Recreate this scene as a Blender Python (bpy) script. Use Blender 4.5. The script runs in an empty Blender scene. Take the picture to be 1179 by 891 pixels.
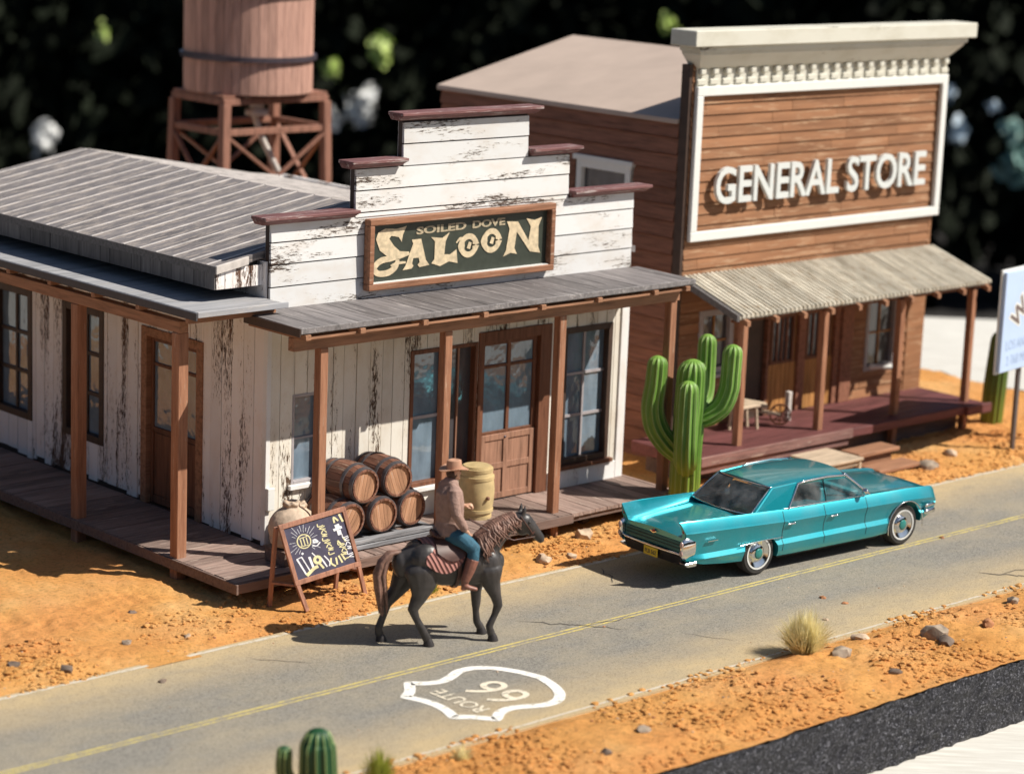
import bpy, bmesh, math, random
import numpy as np
from mathutils import Vector, Matrix, noise, Quaternion
from mathutils.geometry import tessellate_polygon
from math import sin, cos, pi, radians, atan2, sqrt

random.seed(7)
SC = bpy.context.scene
COL = SC.collection

# ---------------------------------------------------------------- camera
YAW, PITCH, ROLL, FOC = 0.75166992, 0.213464635, -0.0392330937, 2842.8
def cam_rows(y, p, r):
    f = np.array([sin(y)*cos(p), cos(y)*cos(p), -sin(p)])
    rt = np.array([cos(y), -sin(y), 0.0]); dn = np.cross(f, rt)
    return cos(r)*rt+sin(r)*dn, -sin(r)*rt+cos(r)*dn, f
RT, DN, FW = cam_rows(YAW, PITCH, ROLL)
cd = bpy.data.cameras.new("camera"); cam = bpy.data.objects.new("camera", cd); COL.objects.link(cam)
cd.sensor_width = 36.0; cd.lens = FOC/1179*36.0
cd.clip_start = 0.1; cd.clip_end = 2000
cam.matrix_world = Matrix(((RT[0], -DN[0], -FW[0], 0), (RT[1], -DN[1], -FW[1], 0), (RT[2], -DN[2], -FW[2], 10.7), (0, 0, 0, 1)))
cd.dof.use_dof = True; cd.dof.focus_distance = 36.3; cd.dof.aperture_fstop = 0.40
SC.camera = cam

# ---------------------------------------------------------------- light
SUN = Vector((0.88, -1.0, 1.37)).normalized()
w = bpy.data.worlds.new("World"); SC.world = w; w.use_nodes = True
nt = w.node_tree; nt.nodes.clear()
sky = nt.nodes.new("ShaderNodeTexSky"); sky.sky_type = 'NISHITA'; sky.sun_disc = False
sky.sun_elevation = math.asin(SUN.z); sky.sun_rotation = atan2(SUN.x, SUN.y)
bg = nt.nodes.new("ShaderNodeBackground"); bg.inputs[1].default_value = 0.052
wo = nt.nodes.new("ShaderNodeOutputWorld")
nt.links.new(sky.outputs[0], bg.inputs[0]); nt.links.new(bg.outputs[0], wo.inputs[0])
sl = bpy.data.lights.new("sun", 'SUN'); sl.energy = 5.0; sl.angle = radians(0.5); sl.color = (1.0, 0.945, 0.85)
so = bpy.data.objects.new("sun", sl); COL.objects.link(so); so.location = SUN*60
so.rotation_euler = SUN.to_track_quat('Z', 'Y').to_euler()
SC.view_settings.view_transform = 'Standard'; SC.view_settings.look = 'None'
SC.view_settings.exposure = 0.37; SC.view_settings.gamma = 1.0
SC.cycles.max_bounces = 8; SC.cycles.transparent_max_bounces = 12

# ---------------------------------------------------------------- materials
def newmat(name):
    m = bpy.data.materials.new(name); m.use_nodes = True
    n = m.node_tree; n.nodes.clear()
    out = n.nodes.new("ShaderNodeOutputMaterial"); b = n.nodes.new("ShaderNodeBsdfPrincipled")
    n.links.new(b.outputs[0], out.inputs[0])
    return m, n, b
def tex(n, scale, detail=4, stretch=(1, 1, 1), rough=.55, obj=True):
    tc = n.nodes.new("ShaderNodeTexCoord"); mp = n.nodes.new("ShaderNodeMapping")
    mp.inputs['Scale'].default_value = stretch
    n.links.new(tc.outputs['Object'], mp.inputs[0])
    t = n.nodes.new("ShaderNodeTexNoise"); t.inputs['Scale'].default_value = scale
    t.inputs['Detail'].default_value = detail; t.inputs['Roughness'].default_value = rough
    n.links.new(mp.outputs[0], t.inputs['Vector'])
    return t
def ramp(n, src, stops):
    r = n.nodes.new("ShaderNodeValToRGB"); e = r.color_ramp.elements
    while len(e) > 1: e.remove(e[-1])
    for i, (p, c) in enumerate(stops):
        c = tuple(c) if hasattr(c, '__len__') else (c, c, c)
        q = e[0] if i == 0 else e.new(p)
        q.position = p; q.color = c[:3]+(1,)
    n.links.new(src, r.inputs[0]); return r
def mix(n, fac, a, b, mode='MIX'):
    m = n.nodes.new("ShaderNodeMix"); m.data_type = 'RGBA'; m.blend_type = mode
    for s, v in ((m.inputs[0], fac), (m.inputs[6], a), (m.inputs[7], b)):
        if hasattr(v, 'links') or hasattr(v, 'is_linked'): n.links.new(v, s)
        elif hasattr(v, '__len__'): s.default_value = tuple(v)[:3]+(1,)
        else: s.default_value = v
    return m.outputs[2]
def mth(n, op, a, b=0.0, clamp=False):
    m = n.nodes.new("ShaderNodeMath"); m.operation = op; m.use_clamp = clamp
    for s, v in ((m.inputs[0], a), (m.inputs[1], b)):
        if hasattr(v, 'is_linked'): n.links.new(v, s)
        else: s.default_value = v
    return m.outputs[0]
def bump(n, b, h, dist, strength=1.0):
    bp = n.nodes.new("ShaderNodeBump"); bp.inputs['Distance'].default_value = dist; bp.inputs['Strength'].default_value = strength
    n.links.new(h, bp.inputs['Height']); n.links.new(bp.outputs[0], b.inputs['Normal'])
def island(n):
    g = n.nodes.new("ShaderNodeNewGeometry"); return g.outputs['Random Per Island']

def wood(name, c, var=.25, axis='X', rough=.75, dark=None, worn=0.0, worncol=(.5, .42, .35), scale=6.0, grain=.004):
    m, n, b = newmat(name)
    st = {'X': (.25, 3, 3), 'Y': (3, .25, 3), 'Z': (3, 3, .25)}[axis]
    t = tex(n, scale, 6, st, .65)
    dk = dark or tuple(x*.55 for x in c); lt = tuple(min(1, x*1.3) for x in c)
    r = ramp(n, t.outputs[0], [(.3, dk), (.5, c), (.72, lt)])
    isl = ramp(n, island(n), [(0, 1-var), (1, 1+var*.6)])
    col = mix(n, 1.0, r.outputs[0], isl.outputs[0], 'MULTIPLY')
    if worn > 0:
        t2 = tex(n, 5.0, 8, st, .75)
        f = ramp(n, t2.outputs[0], [(.60-worn*.12, 0), (.66-worn*.1, 1)])
        col = mix(n, f.outputs[0], col, worncol)
    n.links.new(col, b.inputs['Base Color']); b.inputs['Roughness'].default_value = rough
    b.inputs['Specular IOR Level'].default_value = .3
    bump(n, b, t.outputs[0], grain)
    return m

def peel(name, c, axis='X', amount=.5, dirt=(.55, .45, .35), under=(.09, .06, .045)):
    m, n, b = newmat(name)
    st = {'X': (.5, 1, 3.0), 'Y': (1, .9, 2.2), 'Z': (2.6, 2.6, .5)}[axis]
    t1 = tex(n, 1.3, 3, (st[0], st[1], st[2]*.55) if axis == 'Z' else st, .5)
    t2 = tex(n, 17.0, 7, st, .78)
    s = mth(n, 'ADD', mth(n, 'MULTIPLY', t1.outputs[0], .55), mth(n, 'MULTIPLY', t2.outputs[0], .6))
    th = .715-amount*.11
    f = ramp(n, s, [(th, 0), (th+.012, 1)])
    edge = ramp(n, s, [(th-.06, 0), (th, 1)])
    t3 = tex(n, 3.0, 5, (1, 1, .5) if axis == 'Z' else (.5, .5, 1), .6)
    d = ramp(n, t3.outputs[0], [(.45, 0), (.75, .45)])
    base = mix(n, d.outputs[0], c, dirt)
    base = mix(n, mth(n, 'MULTIPLY', edge.outputs[0], .35), base, dirt)
    isl = ramp(n, island(n), [(0, .88), (1, 1.02)])
    base = mix(n, 1.0, base, isl.outputs[0], 'MULTIPLY')
    col = mix(n, f.outputs[0], base, under)
    n.links.new(col, b.inputs['Base Color']); b.inputs['Roughness'].default_value = .7
    b.inputs['Specular IOR Level'].default_value = .25
    hgt = mth(n, 'SUBTRACT', mth(n, 'MULTIPLY', t2.outputs[0], .3), f.outputs[0])
    bump(n, b, hgt, .008)
    return m

def plain(name, c, rough=.6, metal=0.0, var=.12, scale=8.0, coat=0.0, spec=.5, bmp=.0, emit=None):
    m, n, b = newmat(name)
    t = tex(n, scale, 5)
    r = ramp(n, t.outputs[0], [(.3, tuple(x*(1-var) for x in c)), (.7, tuple(min(1, x*(1+var)) for x in c))])
    n.links.new(r.outputs[0], b.inputs['Base Color'])
    b.inputs['Roughness'].default_value = rough; b.inputs['Metallic'].default_value = metal
    b.inputs['Coat Weight'].default_value = coat; b.inputs['Coat Roughness'].default_value = .06
    b.inputs['Specular IOR Level'].default_value = spec
    if bmp: bump(n, b, t.outputs[0], bmp)
    return m

M = {}
M['white_clap'] = peel('white_clap', (.69, .685, .68), 'X', .46)
M['white_vert'] = peel('white_vert', (.80, .76, .68), 'Z', .56, dirt=(.58, .47, .34), under=(.11, .065, .04))
M['white_vert_side'] = peel('white_vert_side', (.86, .82, .80), 'Z', .74, dirt=(.74, .60, .50), under=(.13, .07, .045))
M['white_trim'] = peel('white_trim', (.78, .77, .76), 'Z', .12)
M['cap'] = wood('cap', (.17, .075, .072), .1, 'X', .6, worn=.45, worncol=(.42, .36, .34))
M['post'] = wood('post', (.31, .148, .085), .1, 'Z', .7, dark=(.21, .09, .05), worn=.1, worncol=(.42, .28, .2))
M['beam'] = wood('beam', (.30, .15, .085), .1, 'X', .7)
M['beam_y'] = wood('beam_y', (.30, .15, .085), .1, 'Y', .7)
M['roof_slate'] = wood('roof_slate', (.19, .172, .172), .12, 'X', .55, worn=.8, worncol=(.36, .31, .275), scale=1.6)
M['side_roof'] = wood('side_roof', (.30, .30, .315), .1, 'X', .6, worn=.6, worncol=(.42, .40, .39), scale=2)
M['edge_dark'] = plain('edge_dark', (.06, .055, .06), .7)
M['porch_roof'] = wood('porch_roof', (.17, .155, .155), .3, 'Y', .6, worn=.35, worncol=(.34, .31, .30), scale=3)
M['batten'] = wood('batten', (.56, .52, .50), .3, 'X', .6)
M['roof_edge'] = wood('roof_edge', (.13, .12, .12), .1, 'X', .6)
M['fascia_grey'] = wood('fascia_grey', (.15, .135, .13), .3, 'Z', .8)
M['roof_edge_pale'] = plain('roof_edge_pale', (.55, .50, .46), .7, var=.2)
M['deck'] = wood('deck', (.27, .19, .16), .35, 'Y', .8, worn=.3, worncol=(.42, .33, .28))
M['deck_x'] = wood('deck_x', (.27, .19, .16), .35, 'X', .8, worn=.3, worncol=(.42, .33, .28))
M['deck_rim'] = wood('deck_rim', (.17, .115, .095), .1, 'X', .8)
M['store_deck'] = wood('store_deck', (.135, .048, .046), .2, 'X', .6)
M['store_rim'] = wood('store_rim', (.21, .11, .095), .2, 'X', .75, worn=.3, worncol=(.34, .24, .2))
M['store_clap'] = wood('store_clap', (.285, .135, .066), .16, 'X', .7, dark=(.20, .09, .042), worn=.5, worncol=(.40, .24, .14), scale=2.6)
M['store_side'] = wood('store_side', (.25, .108, .066), .16, 'Y', .7)
M['store_roof'] = plain('store_roof', (.47, .37, .31), .85, var=.08, scale=1.2)
M['tin'] = wood('tin', (.50, .46, .38), .22, 'Y', .6, dark=(.33, .29, .22), worn=.35, worncol=(.3, .22, .14), scale=2)
M['cream'] = peel('cream', (.62, .60, .52), 'X', .02, dirt=(.44, .40, .30))
M['white'] = plain('white', (.74, .74, .71), .45, var=.03)
M['letter'] = plain('letter', (.66, .68, .66), .4, var=.03)
M['dark_frame'] = plain('dark_frame', (.055, .030, .020), .6, var=.2)
M['brown_frame'] = wood('brown_frame', (.16, .065, .035), .1, 'Z', .6)
M['door_brown'] = wood('door_brown', (.33, .175, .115), .05, 'Z', .65)
M['store_door'] = wood('store_door', (.42, .20, .065), .15, 'Z', .65)
M['frame_grey'] = plain('frame_grey', (.36, .33, .34), .6)
def glassm(name, c, r=.08):
    m, n, b = newmat(name)
    t = tex(n, 2.5, 4, (2, 2, .7))
    rr = ramp(n, t.outputs[0], [(.3, tuple(x*.75 for x in c)), (.7, tuple(min(1, x*1.2) for x in c))])
    n.links.new(rr.outputs[0], b.inputs['Base Color']); b.inputs['Roughness'].default_value = r
    b.inputs['Specular IOR Level'].default_value = .8
    t2 = tex(n, 3, 2); bump(n, b, t2.outputs[0], .01)
    return m
M['pane'] = glassm('pane', (.16, .215, .27), .05)
M['pane_dark'] = glassm('pane_dark', (.07, .065, .07), .1)
M['emblem'] = None
M['glass_inside'] = plain('glass_inside', (.01, .012, .015), .3)
M['sign_dark'] = plain('sign_dark', (.035, .042, .030), .5, var=.2)
M['sign_gold'] = plain('sign_gold', (.62, .50, .33), .55, var=.22, scale=14)
M['sign_gold_faded'] = plain('sign_gold_faded', (.40, .33, .22), .6, var=.3, scale=18)
M['sign_frame'] = wood('sign_frame', (.27, .125, .07), .12, 'X', .65, worn=.25, worncol=(.42, .28, .2))
M['tank'] = wood('tank', (.50, .29, .225), .2, 'Z', .65, dark=(.34, .19, .15))
M['tower_wood'] = wood('tower_wood', (.27, .13, .09), .12, 'Z', .7)
M['band'] = plain('band', (.12, .10, .12), .35, .6)
M['leaf_lit_blue'] = plain('leaf_lit_blue', (.55, .66, .75), .5, var=.15, scale=.2)  # sunlight on leaves put into this pale blue and the teal below
M['leaf_lit_teal'] = plain('leaf_lit_teal', (.25, .42, .38), .5, var=.2, scale=.2)
M['pod_lens'] = plain('pod_lens', (.45, .30, .26), .15, spec=.8)
M['bumper_dark'] = plain('bumper_dark', (.05, .045, .045), .25, .6)
M['grille_teal'] = plain('grille_teal', (.012, .10, .115), .4, .4)
M['rubber'] = plain('rubber', (.028, .025, .022), .8, var=.4, bmp=.002)
M['chrome'] = plain('chrome', (.80, .80, .80), .12, 1.0, var=.03)
M['tailred'] = plain('tailred', (.35, .02, .015), .25, spec=.7)
M['plate'] = plain('plate', (.62, .45, .02), .5)
M['plate_text'] = plain('plate_text', (.05, .05, .04), .6)
M['seat'] = plain('seat', (.04, .33, .36), .5)
M['whitewall'] = plain('whitewall', (.62, .62, .60), .5)
M['hub_green'] = plain('hub_green', (.02, .20, .18), .3, coat=.5)
M['horse'] = plain('horse', (.048, .043, .042), .40, var=.38, scale=7, spec=.5, bmp=.006)
M['hoof'] = plain('hoof', (.03, .025, .025), .5)
M['mane'] = plain('mane', (.21, .115, .085), .6, var=.45, scale=16, bmp=.006)
M['saddle'] = plain('saddle', (.085, .035, .025), .45, var=.3)
M['blanket'] = None
M['jacket'] = plain('jacket', (.30, .19, .155), .8, var=.2, scale=14, bmp=.02)
M['jeans'] = plain('jeans', (.03, .11, .165), .8, var=.3, scale=12, bmp=.015)
M['skin'] = plain('skin', (.62, .36, .24), .5, var=.08)
M['boot'] = plain('boot', (.24, .10, .07), .45, var=.3, bmp=.01)
M['hat'] = plain('hat', (.46, .25, .16), .7, var=.15)
M['hair'] = plain('hair', (.06, .03, .02), .7)
M['barrel'] = wood('barrel', (.22, .10, .065), .4, 'Y', .6, worn=.3, worncol=(.4, .27, .2))
M['barrel_head'] = wood('barrel_head', (.40, .215, .125), .2, 'Z', .6, worn=.2)
M['hoop'] = plain('hoop', (.13, .12, .13), .45, .5)
M['keg'] = plain('keg', (.50, .38, .19), .6, var=.2, scale=5, bmp=.004)
M['sack'] = plain('sack', (.50, .38, .28), .75, var=.25, scale=9, bmp=.01)
M['twine'] = plain('twine', (.32, .2, .12), .8)
M['rack'] = wood('rack', (.20, .20, .21), .3, 'X', .75, worn=.5, worncol=(.36, .36, .37))
M['board_wood'] = wood('board_wood', (.34, .165, .11), .1, 'Z', .65)
M['chalkboard'] = plain('chalkboard', (.055, .05, .085), .6, var=.25)
M['chalk_white'] = plain('chalk_white', (.72, .72, .75), .8)
M['chalk_yellow'] = plain('chalk_yellow', (.66, .60, .34), .8)
M['crate'] = wood('crate', (.46, .36, .26), .2, 'X', .75)
M['billboard'] = plain('billboard', (.46, .58, .80), .5, var=.05, scale=1)
M['sign_ink'] = plain('sign_ink', (.16, .12, .11), .6)
M['sign_faint'] = plain('sign_faint', (.30, .40, .60), .6)
M['metal_post'] = plain('metal_post', (.16, .14, .14), .5, .6)
M['leaf_shaded'] = plain('leaf_shaded', (.009, .012, .007), .8, var=.6, scale=.3, spec=.1)  # near-black leaf colour, shade put into it
M['leaf_lit_green'] = plain('leaf_lit_green', (.50, .62, .18), .5, var=.2, scale=.2)
M['leaf_lit_silver'] = plain('leaf_lit_silver', (.80, .80, .78), .5, var=.1, scale=.2)  # sunlight on foliage put into these pale leaf colours
M['soil_dark'] = plain('soil_dark', (.012, .010, .009), .95, var=.3, scale=.4)
M['bark'] = plain('bark', (.06, .045, .035), .9)
M['stone_grey'] = plain('stone_grey', (.30, .235, .175), .85, var=.35, scale=7, bmp=.02)
M['stone_dark'] = plain('stone_dark', (.14, .10, .075), .8, var=.35, scale=7, bmp=.02)
M['stone_pale'] = plain('stone_pale', (.50, .37, .26), .85, var=.3, scale=7, bmp=.02)
M['stone_red'] = plain('stone_red', (.38, .17, .075), .9, var=.3, scale=7, bmp=.02)

# car paint
m, n, b = newmat('car_paint')
t = tex(n, 220, 2); r = ramp(n, t.outputs[0], [(.3, (.0, .25, .31)), (.7, (.012, .39, .47))])
t2 = tex(n, 1.6, 6); r2 = ramp(n, t2.outputs[0], [(.45, 0), (.8, .22)])
c = mix(n, r2.outputs[0], r.outputs[0], (.25, .36, .36))
n.links.new(c, b.inputs['Base Color']); b.inputs['Metallic'].default_value = .55; b.inputs['Roughness'].default_value = .30
b.inputs['Coat Weight'].default_value = .9; b.inputs['Coat Roughness'].default_value = .07
M['paint'] = m
# car glass, pale diffuse patches stand in for reflections
m, n, b = newmat('car_glass')
n.nodes.remove(b); out = [x for x in n.nodes if x.type == 'OUTPUT_MATERIAL'][0]
tr = n.nodes.new("ShaderNodeBsdfTransparent"); tr.inputs[0].default_value = (.72, .76, .78, 1)
gl = n.nodes.new("ShaderNodeBsdfGlossy"); gl.inputs['Roughness'].default_value = .06
df = n.nodes.new("ShaderNodeBsdfDiffuse"); df.inputs[0].default_value = (.5, .5, .5, 1)
lw = n.nodes.new("ShaderNodeLayerWeight"); lw.inputs[0].default_value = .18
ms = n.nodes.new("ShaderNodeMixShader"); ms2 = n.nodes.new("ShaderNodeMixShader")
n.links.new(lw.outputs['Fresnel'], ms.inputs[0]); n.links.new(tr.outputs[0], ms.inputs[1]); n.links.new(gl.outputs[0], ms.inputs[2])
tt = tex(n, 3, 5); rr = ramp(n, tt.outputs[0], [(.42, .03), (.7, .24)])
n.links.new(rr.outputs[0], ms2.inputs[0]); n.links.new(ms.outputs[0], ms2.inputs[1]); n.links.new(df.outputs[0], ms2.inputs[2])
n.links.new(ms2.outputs[0], out.inputs[0])
M['car_glass'] = m
# ribbed saddle blanket
m, n, b = newmat('blanket')
wv = n.nodes.new("ShaderNodeTexWave"); tc = n.nodes.new("ShaderNodeTexCoord"); mp = n.nodes.new("ShaderNodeMapping")
mp.inputs['Rotation'].default_value = (0, .5, 0); n.links.new(tc.outputs['Object'], mp.inputs[0]); n.links.new(mp.outputs[0], wv.inputs[0])
wv.bands_direction = 'X'; wv.inputs['Scale'].default_value = 5.5; wv.inputs['Distortion'].default_value = 1
r = ramp(n, wv.outputs['Fac'], [(.2, (.25, .105, .09)), (.6, (.40, .18, .15))])
n.links.new(r.outputs[0], b.inputs['Base Color']); b.inputs['Roughness'].default_value = .8; bump(n, b, wv.outputs['Fac'], .02)
M['blanket'] = m
# cactus
def cactusmat(name, c1, c2, ybase):
    m, n, b = newmat(name)
    t = tex(n, 4, 5, (1, 1, .4)); r = ramp(n, t.outputs[0], [(.3, c1), (.7, c2)])
    g = n.nodes.new("ShaderNodeTexCoord"); s = n.nodes.new("ShaderNodeSeparateXYZ"); n.links.new(g.outputs['Object'], s.inputs[0])
    h = ramp(n, mth(n, 'MULTIPLY', s.outputs[2], .8), [(.15, ybase), (.9, 0)])
    c = mix(n, h.outputs[0], r.outputs[0], (.34, .36, .045))
    n.links.new(c, b.inputs['Base Color']); b.inputs['Roughness'].default_value = .48; b.inputs['Specular IOR Level'].default_value = .4
    bump(n, b, t.outputs[0], .01)
    return m
M['cactus'] = cactusmat('cactus', (.12, .25, .035), (.21, .38, .065), .75)
M['cactus_dark'] = cactusmat('cactus_dark', (.006, .05, .016), (.015, .085, .028), 0.0)
M['cactus_far'] = cactusmat('cactus_far', (.05, .10, .02), (.09, .16, .03), 0.4)
M['spine_line'] = plain('spine_line', (.34, .46, .17), .6)
def bladem(name, c):
    m, n, b = newmat(name); t = tex(n, 9, 2); r = ramp(n, t.outputs[0], [(.3, tuple(x*.75 for x in c)), (.7, c)])
    n.links.new(r.outputs[0], b.inputs['Base Color']); b.inputs['Roughness'].default_value = .6
    tl_ = n.nodes.new("ShaderNodeBsdfTranslucent"); n.links.new(r.outputs[0], tl_.inputs[0]); ms_ = n.nodes.new("ShaderNodeMixShader"); ms_.inputs[0].default_value = .45
    out = [x for x in n.nodes if x.type == 'OUTPUT_MATERIAL'][0]; n.links.new(b.outputs[0], ms_.inputs[1]); n.links.new(tl_.outputs[0], ms_.inputs[2]); n.links.new(ms_.outputs[0], out.inputs[0]); return m
M['grass_straw'] = bladem('grass_straw', (.95, .86, .50)); M['grass_green'] = bladem('grass_green', (.42, .46, .08))
# sand
def sandmat(name):
    m, n, b = newmat(name)
    a = tex(n, .6, 6, rough=.6); r = ramp(n, a.outputs[0], [(.3, (.62, .285, .080)), (.5, (.74, .375, .120)), (.72, (.80, .49, .21))])
    f = tex(n, 14, 8, rough=.85); r2 = ramp(n, f.outputs[0], [(.34, .42), (.47, .96), (.72, 1.22)])
    c = mix(n, 1.0, r.outputs[0], r2.outputs[0], 'MULTIPLY')
    lo = tex(n, .45, 3); rl = ramp(n, lo.outputs[0], [(.42, 0), (.62, .75)]); c = mix(n, rl.outputs[0], c, mix(n, 1.0, (.72, .315, .105), r2.outputs[0], 'MULTIPLY'))
    d = tex(n, 3.5, 8, rough=.8); r3 = ramp(n, d.outputs[0], [(.60, 0), (.68, .5)])
    c = mix(n, r3.outputs[0], c, (.36, .14, .045))
    n.links.new(c, b.inputs['Base Color']); b.inputs['Roughness'].default_value = .95; b.inputs['Specular IOR Level'].default_value = .15
    g = tex(n, 60, 4, rough=.8)
    hh = mth(n, 'ADD', mth(n, 'MULTIPLY', f.outputs[0], .7), mth(n, 'MULTIPLY', g.outputs[0], .4))
    bump(n, b, hh, .05, .9)
    return m
M['sand'] = sandmat('sand')
# asphalt with sand dust near both edges
ROAD_Y0, ROAD_Y1 = 21.10, 25.93
m, n, b = newmat('asphalt')
t1 = tex(n, 24, 6, rough=.9); r1 = ramp(n, t1.outputs[0], [(.30, (.13, .12, .105)), (.5, (.25, .235, .205)), (.70, (.38, .355, .31))])
t2 = tex(n, .9, 7, (.6, 1, 1), .65); r2 = ramp(n, t2.outputs[0], [(.42, 0), (.72, .85)])
tc = n.nodes.new("ShaderNodeTexCoord"); sx = n.nodes.new("ShaderNodeSeparateXYZ"); n.links.new(tc.outputs['Object'], sx.inputs[0])
d = mth(n, 'ABSOLUTE', mth(n, 'SUBTRACT', sx.outputs[1], (ROAD_Y0+ROAD_Y1)/2))
ed = mth(n, 'MULTIPLY', mth(n, 'SUBTRACT', d, .9), .62, True)
t3 = tex(n, 2.2, 6, (.5, 1, 1), .7)
dust = mth(n, 'MULTIPLY', ed, mth(n, 'MULTIPLY', t3.outputs[0], 2.3), True)
c = mix(n, r2.outputs[0], r1.outputs[0], (.38, .325, .235))
c = mix(n, dust, c, (.52, .40, .235))
t4 = tex(n, 48, 3, rough=.8); r4 = ramp(n, t4.outputs[0], [(.33, .45), (.46, 1.0), (.66, 1.0), (.74, 1.25)])
c = mix(n, 1.0, c, r4.outputs[0], 'MULTIPLY')
n.links.new(c, b.inputs['Base Color']); b.inputs['Roughness'].default_value = .88; b.inputs['Specular IOR Level'].default_value = .25
bump(n, b, t1.outputs[0], .012)
M['asphalt'] = m
def paintline(name, c, under, th):
    m, n, b = newmat(name)
    t = tex(n, 16, 6, (.6, 1, 1), .8); r = ramp(n, t.outputs[0], [(th, 1), (th+.05, 0)])
    col = mix(n, r.outputs[0], c, under); n.links.new(col, b.inputs['Base Color']); b.inputs['Roughness'].default_value = .8
    return m
M['line_yellow'] = paintline('line_yellow', (.62, .50, .14), (.36, .31, .21), .45)
M['line_white'] = paintline('line_white', (.58, .52, .42), (.42, .33, .20), .42)
M['mark_white'] = paintline('mark_white', (.80, .78, .73), (.40, .36, .29), .40)
M['mark_faint'] = paintline('mark_faint', (.74, .66, .52), (.38, .34, .27), .42)
M['crack'] = plain('crack', (.08, .07, .06), .95)
# rough black foam edge, bright specks painted on as glints
m, n, b = newmat('black_edge')
t = tex(n, 30, 5, rough=.9); r = ramp(n, t.outputs[0], [(.44, (.006, .006, .009)), (.53, (.035, .035, .045)), (.58, (.12, .12, .15)), (.63, (.65, .65, .72))])
n.links.new(r.outputs[0], b.inputs['Base Color']); b.inputs['Roughness'].default_value = .38; bump(n, b, t.outputs[0], .12)
M['black_edge'] = m
M['table'] = wood('table', (.62, .60, .55), .04, 'X', .6, dark=(.55, .52, .46), scale=4)
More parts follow.
